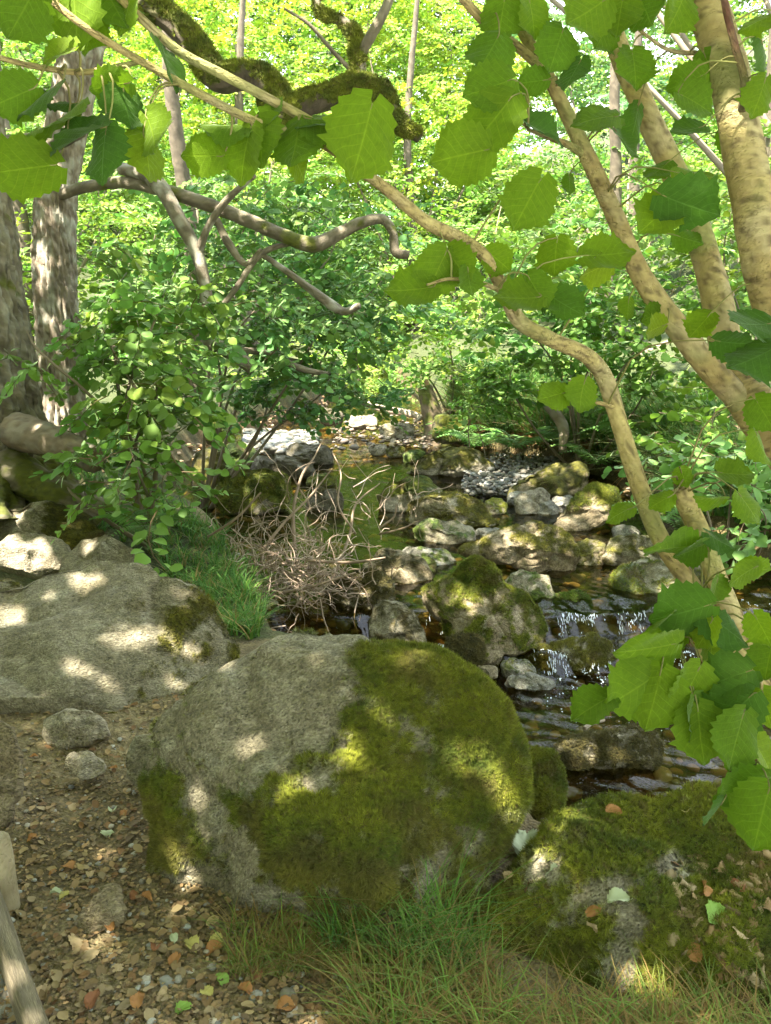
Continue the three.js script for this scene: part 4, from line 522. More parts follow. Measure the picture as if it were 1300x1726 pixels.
// [px, py, length px, depth, direction of the tip on the picture (90 = down), turn towards edge-on, tone]
const bigLeaves = [
  [35, 25, 100, 1.2, 110, 30, 1], [125, 15, 120, 1.25, 95, 20, 0], [190, 10, 90, 1.3, 75, 10, 0], [215, 25, 70, 1.3, 100, 20, 0], [20, 165, 80, 1.2, 150, 30, 1], [60, 165, 90, 1.2, 160, 35, 2], [95, 95, 70, 1.25, 165, 40, 2], [100, 178, 55, 1.25, 160, 55, 2], [92, 212, 110, 1.2, 140, 45, 0], [125, 232, 110, 1.2, 165, 40, 2], [172, 262, 95, 1.2, 95, 15, 2], [212, 185, 80, 1.25, 80, 30, 2], [185, 145, 65, 1.25, 170, 40, 1], [262, 230, 90, 1.25, 60, 25, 0], [250, 262, 85, 1.25, 75, 35, 2], [285, 112, 90, 1.3, 55, 62, 2], [35, 284, 110, 1.2, 160, 55, 0], [150, 60, 60, 1.3, 120, 30, 0],
  [380, 215, 80, 1.35, 160, 30, 0], [338, 262, 70, 1.35, 175, 20, 0], [410, 262, 90, 1.35, 110, 15, 0], [440, 240, 90, 1.35, 80, 30, 0], [612, 240, 125, 1.3, 100, 10, 0], [545, 212, 90, 1.35, 175, 45, 1], [500, 246, 85, 1.35, 100, 25, 1], [508, 285, 50, 1.38, 60, 55, 2], [560, 205, 90, 1.34, 20, 40, 1], [455, 200, 60, 1.36, 120, 40, 1],
  [775, 262, 95, 1.5, 165, 10, 0], [825, 210, 105, 1.5, 130, 15, 0], [822, 148, 85, 1.5, 160, 10, 1], [824, 92, 80, 1.55, 110, 15, 1], [845, 35, 70, 1.6, 95, 15, 1], [938, 85, 75, 1.6, 100, 10, 1], [985, 25, 85, 1.6, 150, 15, 0], [897, 138, 50, 1.62, 170, 25, 1], [965, 128, 60, 1.6, 120, 30, 2], [1005, 195, 75, 1.6, 170, 35, 1], [1052, 245, 60, 1.65, 50, 45, 2], [920, 222, 75, 1.6, 20, 45, 2], [888, 345, 90, 1.5, 120, 10, 0], [1110, 365, 85, 1.6, 130, 15, 0], [1165, 350, 100, 1.55, 20, 45, 2], [1172, 300, 65, 1.6, 10, 20, 0], [1175, 172, 65, 1.6, 30, 15, 1], [1160, 140, 60, 1.65, 150, 20, 1], [1072, 115, 65, 1.7, 80, 20, 1], [1158, 222, 55, 1.6, 160, 30, 2], [1072, 215, 65, 1.8, 100, 25, 1], [1282, 166, 60, 1.6, 100, 20, 0], [1198, 118, 55, 1.7, 60, 20, 1], [1045, 30, 70, 1.65, 95, 15, 0], [1092, 24, 65, 1.65, 70, 20, 1], [1144, 20, 70, 1.65, 110, 15, 0], [1276, 35, 60, 1.6, 160, 40, 0], [961, 312, 30, 1.75, 90, 20, 1], [936, 432, 62, 1.6, 95, 10, 0], [1028, 430, 80, 1.55, 0, 30, 0], [1162, 405, 45, 1.7, 30, 20, 1], [1000, 455, 60, 1.58, 160, 50, 3], [1015, 60, 60, 1.7, 120, 20, 1], [1240, 240, 55, 1.75, 40, 30, 1], [1290, 100, 60, 1.6, 80, 30, 1], [900, 30, 60, 1.6, 70, 20, 0], [1110, 290, 50, 1.8, 140, 30, 1],
  [690, 490, 78, 1.5, 165, 15, 0], [735, 462, 80, 1.5, 120, 12, 3], [772, 448, 65, 1.5, 60, 15, 3], [842, 440, 50, 1.55, 40, 20, 0], [872, 505, 75, 1.5, 170, 20, 0], [905, 492, 60, 1.5, 60, 25, 1], [952, 515, 75, 1.55, 35, 60, 2], [790, 475, 45, 1.5, 90, 30, 0],
  [1058, 522, 34, 1.8, 90, 20, 0], [1100, 533, 40, 1.8, 150, 25, 0], [1103, 553, 42, 1.75, 160, 30, 3], [1180, 550, 50, 1.7, 120, 40, 0], [1262, 552, 85, 1.5, 170, 35, 2], [1268, 608, 95, 1.45, 150, 30, 2], [1238, 580, 60, 1.5, 10, 45, 2], [930, 668, 52, 1.6, 165, 25, 0], [978, 668, 54, 1.6, 100, 20, 0], [1283, 758, 60, 1.6, 80, 25, 0], [1240, 800, 60, 1.65, 10, 40, 0], [1152, 805, 32, 1.6, 60, 15, 0], [1113, 845, 42, 1.55, 150, 35, 0], [1196, 842, 50, 1.5, 170, 50, 0], [1265, 856, 60, 1.5, 60, 30, 0], [1290, 700, 60, 1.6, 60, 40, 1],
  [1042, 864, 46, 1.5, 165, 45, 0], [1125, 922, 85, 1.5, 175, 60, 1], [1165, 930, 55, 1.5, 150, 45, 1], [1212, 914, 52, 1.5, 40, 50, 2], [1250, 966, 55, 1.45, 150, 30, 0], [1278, 960, 50, 1.45, 20, 35, 0], [1206, 1002, 55, 1.45, 100, 30, 1], [1146, 1035, 95, 1.35, 165, 20, 2], [1228, 1060, 85, 1.35, 40, 20, 2], [1125, 1060, 85, 1.38, 150, 20, 0], [1090, 1096, 105, 1.3, 165, 25, 0], [1190, 1068, 55, 1.35, 110, 45, 3], [1202, 1098, 70, 1.38, 80, 20, 0], [1066, 1166, 100, 1.3, 155, 20, 0], [1102, 1180, 100, 1.3, 105, 20, 0], [996, 1192, 75, 1.3, 150, 62, 0], [1162, 1164, 85, 1.3, 120, 15, 0], [1226, 1142, 80, 1.3, 165, 40, 2], [1234, 1202, 90, 1.28, 130, 20, 2], [1174, 1218, 85, 1.3, 80, 20, 0], [1288, 1062, 60, 1.35, 60, 30, 0], [1295, 1115, 60, 1.35, 100, 30, 0], [1292, 1200, 70, 1.3, 80, 20, 0],
  [1180, 1238, 90, 1.28, 90, 15, 0], [1240, 1250, 95, 1.25, 110, 15, 1], [1248, 1330, 95, 1.25, 160, 25, 1], [1282, 1385, 115, 1.2, 100, 12, 1], [1206, 1372, 55, 1.25, 110, 55, 2], [1290, 1275, 75, 1.3, 60, 30, 2], [1260, 1180, 65, 1.3, 60, 25, 1],
];
{
  const r = mulberry(88), m4 = new THREE.Matrix4(), R = V(1, 0, 0), U = V(0, CP, -SP), B = V(0, SP, CP);
  for (const [px, py, len, dp, dir, tilt, tone] of bigLeaves) {
    const a = (dir + (r() - 0.5) * 16) * Math.PI / 180, c = at(px, py, dp), L = len / F * dp * 1.08;
    const x = R.clone().multiplyScalar(Math.cos(a)).addScaledVector(U, -Math.sin(a)).addScaledVector(B, (r() - 0.5) * 0.5).normalize();
    let z = B.clone().cross(x).normalize(); let y = x.clone().cross(z).negate(); y = z.clone().cross(x).normalize(); if (y.dot(B) < 0) { y.negate(); z.negate(); }
    const q = new THREE.Quaternion().setFromAxisAngle(x, (r() < 0.5 ? -1 : 1) * (tilt + 6 + (r() - 0.5) * 30) * Math.PI / 180); y.applyQuaternion(q); z = x.clone().cross(y);
    if (r() < 0.45) { y.negate(); z.negate(); }
    const base = c.clone().addScaledVector(x, -L * 0.5); let par = hz;
    { let best = null, bd = 1e9; for (const q2 of lines) { const dd = q2.distanceToSquared(base); if (dd < bd) { bd = dd; best = q2; } }
    if (bd < 0.16) { const mid = best.clone().lerp(base, 0.5).addScaledVector(x, -0.12 * Math.sqrt(bd)).add(V(0, 0.15 * Math.sqrt(bd), 0)); par = mesh('twig', tube([best, mid, base, base.clone().addScaledVector(x, 0.01)], [0.0022, 0.0016, 0.0011, 0.0008], { org: HO, radial: 5, segs: 8, cols: [[0.22, 0.24, 0.06], [0.17, 0.13, 0.05]] }), M.twig, hz); } }
    const m = mesh('leaf', HL[(r() * HL.length) | 0], leafMats[r() < 0.45 ? tone + 4 : r() < 0.25 ? (tone + 1) % 4 : tone], par);
    m4.makeBasis(x, y, z); m.quaternion.setFromRotationMatrix(m4); m.scale.set(L, L, L * (0.95 + 0.2 * r())); m.position.copy(base).sub(HO);
  }
  tag(hz, 'hazel with slender leaning tan stems and big translucent leaves, right foreground', 'tree');
}
// ---------- grass, ferns ----------
function tuft(seed, n, h, spread, cols, w = 0.004) {
  const r = mulberry(seed), p = [], cl = [], ix = [];
  for (let b = 0; b < n; b++) { const a = r() * 6.283, L = h * (0.5 + 0.7 * r()), lean = spread * (0.3 + r()), bx = (r() - 0.5) * 0.06, bz = (r() - 0.5) * 0.06, dx = Math.cos(a), dz = Math.sin(a), k0 = p.length / 3, c = cols[(r() * cols.length) | 0], v = 0.75 + 0.5 * r(), S = 5, drp = 0.3 + r();
    for (let s = 0; s <= S; s++) { const t = s / S, o = lean * L * (t * 0.4 + t * t * 0.9), y = L * (t - drp * 0.35 * t * t * t), ww = w * (1 - t * 0.9); p.push(bx + dx * o - dz * ww, y, bz + dz * o + dx * ww, bx + dx * o + dz * ww, y, bz + dz * o - dx * ww); for (let e = 0; e < 2; e++) cl.push(c[0] * v, c[1] * v, c[2] * v); if (s) { const k = k0 + s * 2; ix.push(k - 2, k - 1, k, k - 1, k + 1, k); } } }
  const g = new THREE.BufferGeometry(); g.setAttribute('position', new THREE.Float32BufferAttribute(p, 3)); g.setAttribute('color', new THREE.Float32BufferAttribute(cl, 3)); g.setIndex(ix); g.computeVertexNormals(); return g;
}
const GR = [[0.12, 0.27, 0.04], [0.09, 0.22, 0.05], [0.17, 0.30, 0.05]], DRY = [[0.32, 0.24, 0.09], [0.26, 0.17, 0.06], [0.20, 0.24, 0.05], [0.15, 0.23, 0.05]];
function meadow(name, label, geos, spots, seed, sc = 1) { const r = mulberry(seed), d = new THREE.Object3D(), L = geos.map(() => []); for (const p of spots(r)) { d.position.copy(p); d.rotation.set((r() - 0.5) * 0.3, r() * 6.283, (r() - 0.5) * 0.3); d.scale.setScalar(sc * (0.6 + 0.7 * r())); d.updateMatrix(); L[(r() * geos.length) | 0].push(d.matrix.clone()); }
  const root = group(name, V(0, 0, 0)); geos.forEach((g, i) => L[i].length && inst('blades', g, M.grass, L[i], null, root)); tag(root, label, 'grass', null, 'stuff'); }
const onG = (x, z, dy = 0) => V(x, ground(x, z) + dy, z);
const green = [tuft(1, 16, 0.22, 0.8, GR, 0.007), tuft(2, 12, 0.26, 0.9, [...GR, ...GR, DRY[0]], 0.008), tuft(21, 12, 0.18, 1.2, [...GR, ...DRY], 0.008)], dry = [tuft(3, 16, 0.16, 0.9, DRY, 0.003), tuft(4, 16, 0.13, 1.2, [DRY[0], DRY[1], DRY[1], DRY[2]], 0.0025), tuft(5, 12, 0.18, 1.0, [...DRY, GR[2]], 0.003)];
meadow('bank_grass', 'lush green grass on the bank between slab and dead brush', green, (r) => Array.from({ length: 520 }, () => { const px = 215 + 225 * r(), py = 890 + 185 * Math.pow(r(), 0.9), p = onY(px, py, -0.08); return px < 225 + (py - 900) * 0.95 ? onG(-50, 0) : onG(p.x, p.z); }).filter((p) => p.x > -40), 1, 0.62);
meadow('foreground_grass', 'wispy green and dry grass at the foot of the two front boulders', dry, (r) => Array.from({ length: 520 }, () => { const px = 600 + 760 * r(), py = (px < 860 ? 1650 : 1735) + 170 * r(), p = onY(px, py, 0); return onG(p.x, p.z); }), 2, 0.8);
meadow('grass_clump', 'small green grass clump in the gap between the front boulders', [tuft(6, 20, 0.2, 0.6, GR, 0.0028), tuft(7, 16, 0.24, 0.8, [...GR, ...DRY], 0.0025)], (r) => Array.from({ length: 38 }, () => { const p = onY(560 + 260 * r(), 1560 + 90 * r(), 0); return onG(p.x, p.z); }), 3, 0.9);
meadow('path_grass', 'thin dry grass creeping over the path edge', dry, (r) => Array.from({ length: 130 }, () => { const p = onY(390 + 230 * r(), 1555 + 90 * r(), 0); return onG(p.x, p.z); }), 4, 0.5);
meadow('right_bank_grass', 'long grass with straw-coloured skirts along the right bank', [tuft(8, 22, 0.4, 0.7, GR, 0.008), tuft(9, 20, 0.42, 1.0, [...GR, ...GR, ...DRY], 0.008)], (r) => { const o = []; for (let i = 0; i < 1500; i++) { const d = 7 + 7 * r(), x = xr(d) + 0.12 + 2.2 * r() * r(); o.push(onG(x, -d)); } return o; }, 5, 1.15);
meadow('left_bank_grass', 'low grass and herbs under the alder bush', green, (r) => { const o = []; for (let i = 0; i < 350; i++) { const d = 6 + 6 * r(), x = xl(d) - 0.2 - 2.5 * r(); o.push(onG(x, -d)); } return o; }, 6, 1);
{ // straw skirt hanging from the right bank edge
  const g = tuft(12, 26, 0.3, 0.8, [[0.36, 0.22, 0.09], [0.28, 0.16, 0.06]], 0.006), r = mulberry(9), d = new THREE.Object3D(), m = [];
  for (let i = 0; i < 60; i++) { const dd = 8 + 5 * r(), x = xr(dd) + 0.12 + 0.1 * r(); d.position.copy(onG(x, -dd, 0.05)); d.rotation.set(0.3, r() * 6.28, 1.6 + 0.5 * r(), 'ZYX'); d.scale.setScalar(0.8 + 0.5 * r()); d.updateMatrix(); m.push(d.matrix.clone()); }
  tag(inst('dead_grass', g, M.grass, m, null, scene), 'brown dead grass hanging over the right bank edge', 'grass', null, 'stuff');
}
function frondGeo(seed) { const r = mulberry(seed), gs = [], n = 17, L = 0.5, cv = (t) => V(L * (t * 0.92), L * (0.75 * t - 0.85 * t * t), 0);
  for (let i = 1; i < n; i++) { const t = i / n, p = cv(t), len = 0.15 * Math.sin(Math.PI * Math.pow(t, 0.6)) * (0.9 + 0.2 * r()) + 0.012; for (const e of [1, -1]) { const g = leafShape(len, 0.024, 0.25, 0.1, [0.9 + 0.3 * r(), 0.9 + 0.3 * r(), 0.9]); g.rotateY(-e * 1.25); g.translate(p.x, p.y, p.z); gs.push(g); } }
  const t = tube([0, 0.3, 0.6, 1].map(cv), [0.004, 0.003, 0.002, 0.001], { segs: 6, radial: 4, cols: [[0.9, 0.8, 0.8], [0.8, 0.7, 0.7]] }); t.deleteAttribute('uv'); gs.push(t); return mergeGeometries(gs); }
const fronds = [frondGeo(1), frondGeo(2)], fernMat = M.leaf.clone(); fernMat.color = C(0.12, 0.27, 0.04);
const fernSpots = [[800, 745, 11.6, 0.75, 'fern drooping over the dark bank right of the stump'], [870, 735, 11.2, 0.8, 'fern in deep shade left of the dark root hollow'], [955, 715, 10.8, 1.0, 'largest fern arching over the dark root hollow'], [1010, 735, 10.2, 0.9, 'fern right of the dark root hollow'], [1060, 715, 10, 0.9, 'fern behind the leaning stem on the bank top'], [1095, 745, 9.4, 0.85, 'pale fern catching light right of the leaning stem'], [770, 700, 12, 0.7, 'small fern beside the broken stump'], [1120, 830, 7.8, 0.7, 'low fern at the foot of the right bank'], [250, 900, 5.6, 0.55, 'small fern in the grass beside the slab']];
for (const [px, py, dp, s, label] of fernSpots) { const c = at(px, py, dp), g0 = ground(c.x, c.z); c.y = Math.max(g0, Math.min(c.y, g0 + 0.35)); const root = group('fern', c), r = mulberry((px * 3) | 0); for (let k = 0; k < 8; k++) { const m = mesh('frond', fronds[k % 2], fernMat, root); m.rotation.set(0, k / 8 * 6.283 + r() * 0.5, 0.15 + 0.3 * r(), 'YXZ'); m.scale.setScalar(1.35 * s * (0.8 + 0.4 * r())); } tag(root, label, 'fern', 'ferns on the banks'); }

// ---------- dead brush, stump, fallen wood ----------
{
  const o = onY(520, 1010, -0.45), root = group('brush_pile', o), r = mulberry(61);
  const stick = (a, n, stp, rad, curl, up) => { const P = [a.clone()]; let v = V(r() - 0.5, up + (r() - 0.4) * 0.8, r() - 0.5).normalize(); for (let i = 0; i < n; i++) { v.add(V((r() - 0.5) * curl, (r() - 0.5) * curl, (r() - 0.5) * curl)).normalize(); P.push(P[P.length - 1].clone().addScaledVector(v, stp)); } return tube(P, [rad, rad * 0.8, rad * 0.6, rad * 0.3], { org: o, radial: 5, segs: n * 3, cols: r() < 0.35 ? [[0.42, 0.34, 0.27], [0.3, 0.22, 0.16]] : DEAD, seed: r() * 50 }); };
  const tw = []; for (let i = 0; i < 460; i++) { const px = 490 + 125 * (r() + r() + r() - 1.5), py = 972 + 95 * (r() + r() - 1); tw.push(stick(at(px, py, 5.9 + 0.7 * r()), 6, 0.04 + 0.035 * r(), 0.0028 + 0.003 * r(), 1.0, -0.05)); }
  for (let i = 0; i < 60; i++) { const px = 540 + 190 * (r() + r() - 1), py = 860 + 80 * (r() + r() - 1); tw.push(stick(at(px, py, 6.6 + 0.5 * r()), 6, 0.05 + 0.03 * r(), 0.0025 + 0.002 * r(), 0.9, 0.3)); }
  tw.slice(0, 200).concat(tw.slice(460)).forEach((g) => mesh('twig', g, M.twig, root)); const m = mesh('twigs', mergeGeometries(tw.slice(200, 460)), M.twig, root); m.userData.kind = 'stuff';
  const B = (p, rr) => mesh('stick', tube(path(p), pxr(rr.map((v) => v * 0.5), p[0][2]), { org: o, radial: 8, step: 0.02, cols: [[0.26, 0.19, 0.13], [0.15, 0.105, 0.07]], knob: 0.2, seed: p[0][0] }), M.twig, root);
  B([[500, 960, 6.4], [495, 860, 6.5], [510, 800, 6.6], [530, 770, 6.7], [545, 740, 6.8]], [7, 6, 5, 3, 2]); B([[560, 980, 6.2], [590, 900, 6.4], [600, 850, 6.5], [640, 815, 6.6]], [6, 5, 4, 2]); B([[350, 905, 6.2], [400, 872, 6.2], [440, 830, 6.2]], [4, 4, 3]);
  B([[640, 890, 6.2], [665, 870, 6.2], [668, 850, 6.2]], [4, 3, 2]); B([[640, 900, 6.2], [680, 890, 6.1], [705, 878, 6.1]], [4, 3, 2]); B([[440, 930, 6.1], [480, 880, 6.2], [520, 840, 6.3], [560, 790, 6.4]], [6, 5, 4, 2]); B([[520, 945, 6], [590, 948, 6], [650, 940, 6]], [6, 5, 3]); B([[540, 1010, 5.9], [545, 1040, 5.8], [556, 1070, 5.7]], [3, 3, 2]); B([[470, 1000, 5.9], [520, 990, 5.9], [600, 965, 6.0]], [5, 5, 3]); B([[420, 900, 6.3], [430, 950, 6.2], [438, 1000, 6.0]], [4, 3, 2]); B([[600, 900, 6.4], [570, 850, 6.5], [575, 800, 6.6], [560, 760, 6.8]], [4, 4, 3, 2]);
  tag(root, 'tangled heap of bare brown driftwood twigs on the left bank edge', 'brush pile');
}
{
  const o = gAt(732, 12.6), root = group('stump', o);
  mesh('trunk', tube(path([[738, 765, 12.5], [735, 725, 12.5], [726, 690, 12.5], [716, 652, 12.5]]), [0.26, 0.17, 0.14, 0.10], { org: o, radial: 24, segs: 30, bark: 0.14, seed: 4, cols: [[0.22, 0.16, 0.10], [0.11, 0.08, 0.05]], moss: () => 0.1, cut: [0.4, 0.24, 0.12] }), M.bark, root);
  mesh('splinter', tube(path([[722, 665, 12.5], [719, 645, 12.5], [716, 630, 12.5]]), [0.07, 0.035, 0.004], { org: o, radial: 7, segs: 8, cols: [[0.42, 0.26, 0.14], [0.3, 0.18, 0.1]] }), M.bark, root);
  tag(root, 'broken mossy tree stump on the right bank at the bend', 'stump');
  const f = (label, p, r) => { const q = path(p), m = mesh('fallen_branch', tube(q, pxr(r, p[0][2]), { org: q[0], radial: 10, bark: 0.08, seed: p[0][0], cols: [[0.38, 0.30, 0.22], [0.22, 0.17, 0.12]], lichen: 0.3 }), M.bark, scene); m.position.copy(q[0]); tag(m, label, 'branch'); };
  f('pale fallen branch lying across the head of the stream', [[590, 668, 14.5], [640, 688, 14.2], [690, 697, 13.8], [715, 705, 13.5]], [4, 6, 6, 4]);
  f('bleached thin branch leaning on the broken stump', [[695, 660, 12.8], [720, 690, 12.6], [700, 712, 12.4]], [3, 3, 2]);
  f('dark exposed root arching under the right bank ferns', [[905, 662, 10.9], [930, 690, 10.6], [950, 722, 10.4], [948, 760, 10.3]], [6, 9, 9, 6]);
  f('thin twig lying on the lower pool edge rock', [[985, 1228, 4.2], [1000, 1218, 4.25], [1018, 1214, 4.3]], [4, 4, 3]);
}

// ---------- path: litter, pebbles, plank, gravel ----------
const deadLeaf = (seed) => { const g = leafShape(1, 0.62, 0.12, 0.18, [1, 1, 1]), r = mulberry(seed), P = g.attributes.position; for (let i = 0; i < P.count; i++) P.setY(i, P.getY(i) + (r() - 0.4) * 0.16); g.computeVertexNormals(); return g; };
const DL = [deadLeaf(1), deadLeaf(2), deadLeaf(3)];
const LC = [[0.24, 0.155, 0.07], [0.27, 0.185, 0.085], [0.30, 0.225, 0.11], [0.16, 0.11, 0.055], [0.28, 0.215, 0.12], [0.20, 0.11, 0.045]];
function scatter(name, label, cat, geo, mat, n, seed, where, scale, color, lie) { const r = mulberry(seed), d = new THREE.Object3D(), m = [], c = []; for (let i = 0; i < n; i++) { const p = where(r); if (!p) continue; const s = scale(r); d.position.copy(p); lie(d, r, s); d.updateMatrix(); m.push(d.matrix.clone()); c.push(C(...color(r))); } tag(inst(name, geo, mat, m, c, scene), label, cat, null, 'stuff'); }
const flat = (d, r, s) => { d.rotation.set((r() - 0.5) * 0.7, r() * 6.283, (r() - 0.5) * 0.7); d.scale.set(s, s, s); };
const onPath = (r) => { const px = -60 + 760 * r(), py = 1130 + 640 * r(), p = onY(px, py, 0); return onG(p.x, p.z, 0.004 + 0.008 * r()); };
DL.forEach((g, i) => scatter('leaf_litter', ['small brown fallen leaves carpeting the path', 'crumpled tan leaf litter on the path', 'dark crumbled leaf fragments on the path'][i], 'leaf litter', g, M.litter, [1500, 700, 7000][i], 70 + i, onPath, (r) => [0.026, 0.034, 0.013][i] * (0.6 + 0.7 * r()), (r) => { const c = LC[(r() * (i == 2 ? 4 : LC.length)) | 0], v = 0.7 + 0.5 * r(); return c.map((x) => x * v); }, flat));
const pebbleGeo = (seed, flatk = 0.6) => { const g = new THREE.IcosahedronGeometry(1, 3), P = g.attributes.position; for (let i = 0; i < P.count; i++) { const x = P.getX(i), y = P.getY(i), z = P.getZ(i), s = 1 + 0.28 * noise(x * 1.3 + seed * 5, y * 1.3, z * 1.3) + 0.05 * noise(x * 5, y * 5 + seed, z * 5); P.setXYZ(i, x * s, y * s * flatk, z * s * 0.8); } const c = new Float32Array(P.count * 3); for (let i = 0; i < P.count; i++) { const v = 0.85 + 0.4 * noise(P.getX(i) * 3 + seed, P.getY(i) * 5, P.getZ(i) * 3); c.set([v, v, v], i * 3); } g.setAttribute('color', new THREE.BufferAttribute(c, 3)); g.deleteAttribute('uv'); g.computeVertexNormals(); const n = g.attributes.normal; for (let i = 0; i < P.count; i++) { const q = V(P.getX(i), P.getY(i) / (flatk * flatk), P.getZ(i) / 0.64).normalize(); n.setXYZ(i, q.x, q.y, q.z); } return g; };
const PG = [pebbleGeo(1), pebbleGeo(2, 0.5), pebbleGeo(3, 0.7)];
const grey = (r) => { const v = 0.16 + 0.26 * r(), w = r(); return [v * (0.95 + 0.2 * w), v, v * (0.95 - 0.2 * w)]; };
const roll = (d, r, s) => { d.rotation.set((r() - 0.5) * 0.5, r() * 6.283, (r() - 0.5) * 0.5); d.scale.set(s, s * (0.6 + 0.4 * r()), s); };
scatter('gravel', 'small pale pebbles pressed into the path soil', 'gravel', PG[0], M.pebble, 700, 80, (r) => { const p = onPath(r); p.y -= 0.005; return p; }, (r) => 0.004 + 0.012 * r() * r(), grey, roll);
scatter('gravel', 'rounded grey gravel left of the timber edging', 'gravel', PG[1], M.pebble, 900, 81, (r) => { const t = r(), p = onY(-160 + 200 * r(), 1560 + 240 * t, 0.0), e = onY(-5 + (1490 + 240 * t - 1490) * 0.40, 1560 + 240 * t, 0); return p.x < e.x - 0.03 ? onG(p.x, p.z, 0.0) : null; }, (r) => 0.010 + 0.014 * r(), grey, roll);
scatter('stream_cobbles', 'brown and grey cobbles covering the stream bed', 'cobbles', PG[0], M.pebble, 5200, 82, (r) => { const d = 3 + 14 * r(), x = lerp(xl(d), Math.min(xr(d), 4.6), r()); return onG(x, -d, 0.005); }, (r) => 0.02 + 0.06 * r() * r(), (r) => { const c = grey(r), k = r(); return [c[0] * (0.8 + 0.5 * k), c[1] * 0.8, c[2] * (0.75 - 0.3 * k)]; }, roll);
scatter('gravel_bar', 'grey pebble bar beside the lichen boulder, right side', 'gravel', PG[2], M.pebble, 2200, 83, (r) => { const p = onY(780 + 190 * r(), 765 + 62 * r(), -0.36); const e = sstep(0, 1, r()); return V(p.x, -0.42 + 0.09 * e, p.z); }, (r) => 0.02 + 0.055 * r() * r() * r(), (r) => grey(r).map((x) => x * 0.6), roll);
scatter('gravel_bar', 'sunlit white pebble bar at the left bend of the stream', 'gravel', PG[1], M.pebble, 700, 84, (r) => { const p = onY(405 + 130 * r(), 726 + 32 * r(), -0.2); return V(p.x, -0.24 + 0.06 * r(), p.z); }, (r) => 0.04 + 0.07 * r() * r(), (r) => { const c = grey(r); return c.map((x) => x * 0.8); }, roll);
scatter('gravel_bar', 'far cobbles at the head of the channel', 'gravel', PG[0], M.pebble, 330, 85, (r) => { const p = onY(560 + 180 * r(), 698 + 55 * r(), -0.2); return V(p.x, -0.24 + 0.07 * r(), p.z); }, (r) => 0.02 + 0.08 * r() * r() * r(), (r) => { const c = grey(r), k = r(); return [c[0] * 0.6, c[1] * 0.5, c[2] * (0.3 + 0.2 * k)]; }, roll);
// separate fallen leaves and stones on the path
const fallen = [[188, 1355, 24, 'P'], [170, 1383, 26, 'P'], [122, 1352, 20, 'T'], [85, 1498, 24, 'P'], [115, 1496, 22, 'Y'], [105, 1443, 30, 'O'], [92, 1452, 20, 'O'], [240, 1500, 24, 'O'], [225, 1505, 22, 'R'], [318, 1577, 30, 'Y'], [355, 1578, 26, 'Y'], [292, 1564, 18, 'P'], [372, 1590, 34, 'O'], [188, 1560, 24, 'O'], [120, 1575, 36, 'T'], [160, 1605, 34, 'T'], [205, 1620, 26, 'T'], [368, 1637, 24, 'G'], [278, 1660, 28, 'T'], [405, 1660, 26, 'O'], [355, 1670, 24, 'Y'], [320, 1690, 32, 'G'], [300, 1600, 26, 'O'], [260, 1590, 24, 'R'], [80, 1660, 30, 'T'], [440, 1640, 24, 'R'], [470, 1690, 28, 'O'], [500, 1660, 22, 'T'], [230, 1690, 26, 'O'], [150, 1690, 30, 'R'], [62, 1270, 18, 'O'], [195, 1280, 20, 'O'], [210, 1350, 20, 'O'], [150, 1460, 24, 'T'], [60, 1400, 20, 'O']];
const FC = { P: ['pale green', [0.42, 0.47, 0.30]], T: ['tan', [0.40, 0.30, 0.17]], Y: ['yellowish', [0.42, 0.38, 0.12]], O: ['orange-brown', [0.33, 0.16, 0.055]], R: ['red-brown', [0.24, 0.10, 0.045]], G: ['fresh green', [0.22, 0.36, 0.07]] }, FM = {};
for (const k in FC) { FM[k] = M.litter.clone(); FM[k].color = C(...FC[k][1]); }
const marks = [['the squat wedge stone', 165, 1530], ['the timber edging', 40, 1640], ['the small pale angular stone', 130, 1230], ['the grey upright stone', 240, 1300], ['the left foot of the largest boulder', 280, 1500], ['the bottom edge of the picture', 300, 1726], ['the thin path grass', 470, 1610], ['the left edge rock', 20, 1330]];
const ord = ['nearest', 'second nearest', 'third nearest', 'fourth nearest', 'fifth nearest', 'sixth nearest'];
function byMark(list, what) {   // a label for each [px, py, ..] by the landmark it lies nearest to
  const near = list.map((l, i) => { let k = 0, bd = 1e9; marks.forEach(([, x, y], j) => { const d = Math.hypot(l[0] - x, l[1] - y); if (d < bd) { bd = d; k = j; } }); return { i, k, d: bd, w: what(l) }; });
  return near.map((n) => { const same = near.filter((m) => m.k === n.k && m.w === n.w).sort((a, b) => a.d - b.d), at = same.indexOf(n); return n.w + (same.length > 1 ? ', ' + ord[at] + ' of its kind to ' : ' beside ') + marks[n.k][0]; });
}
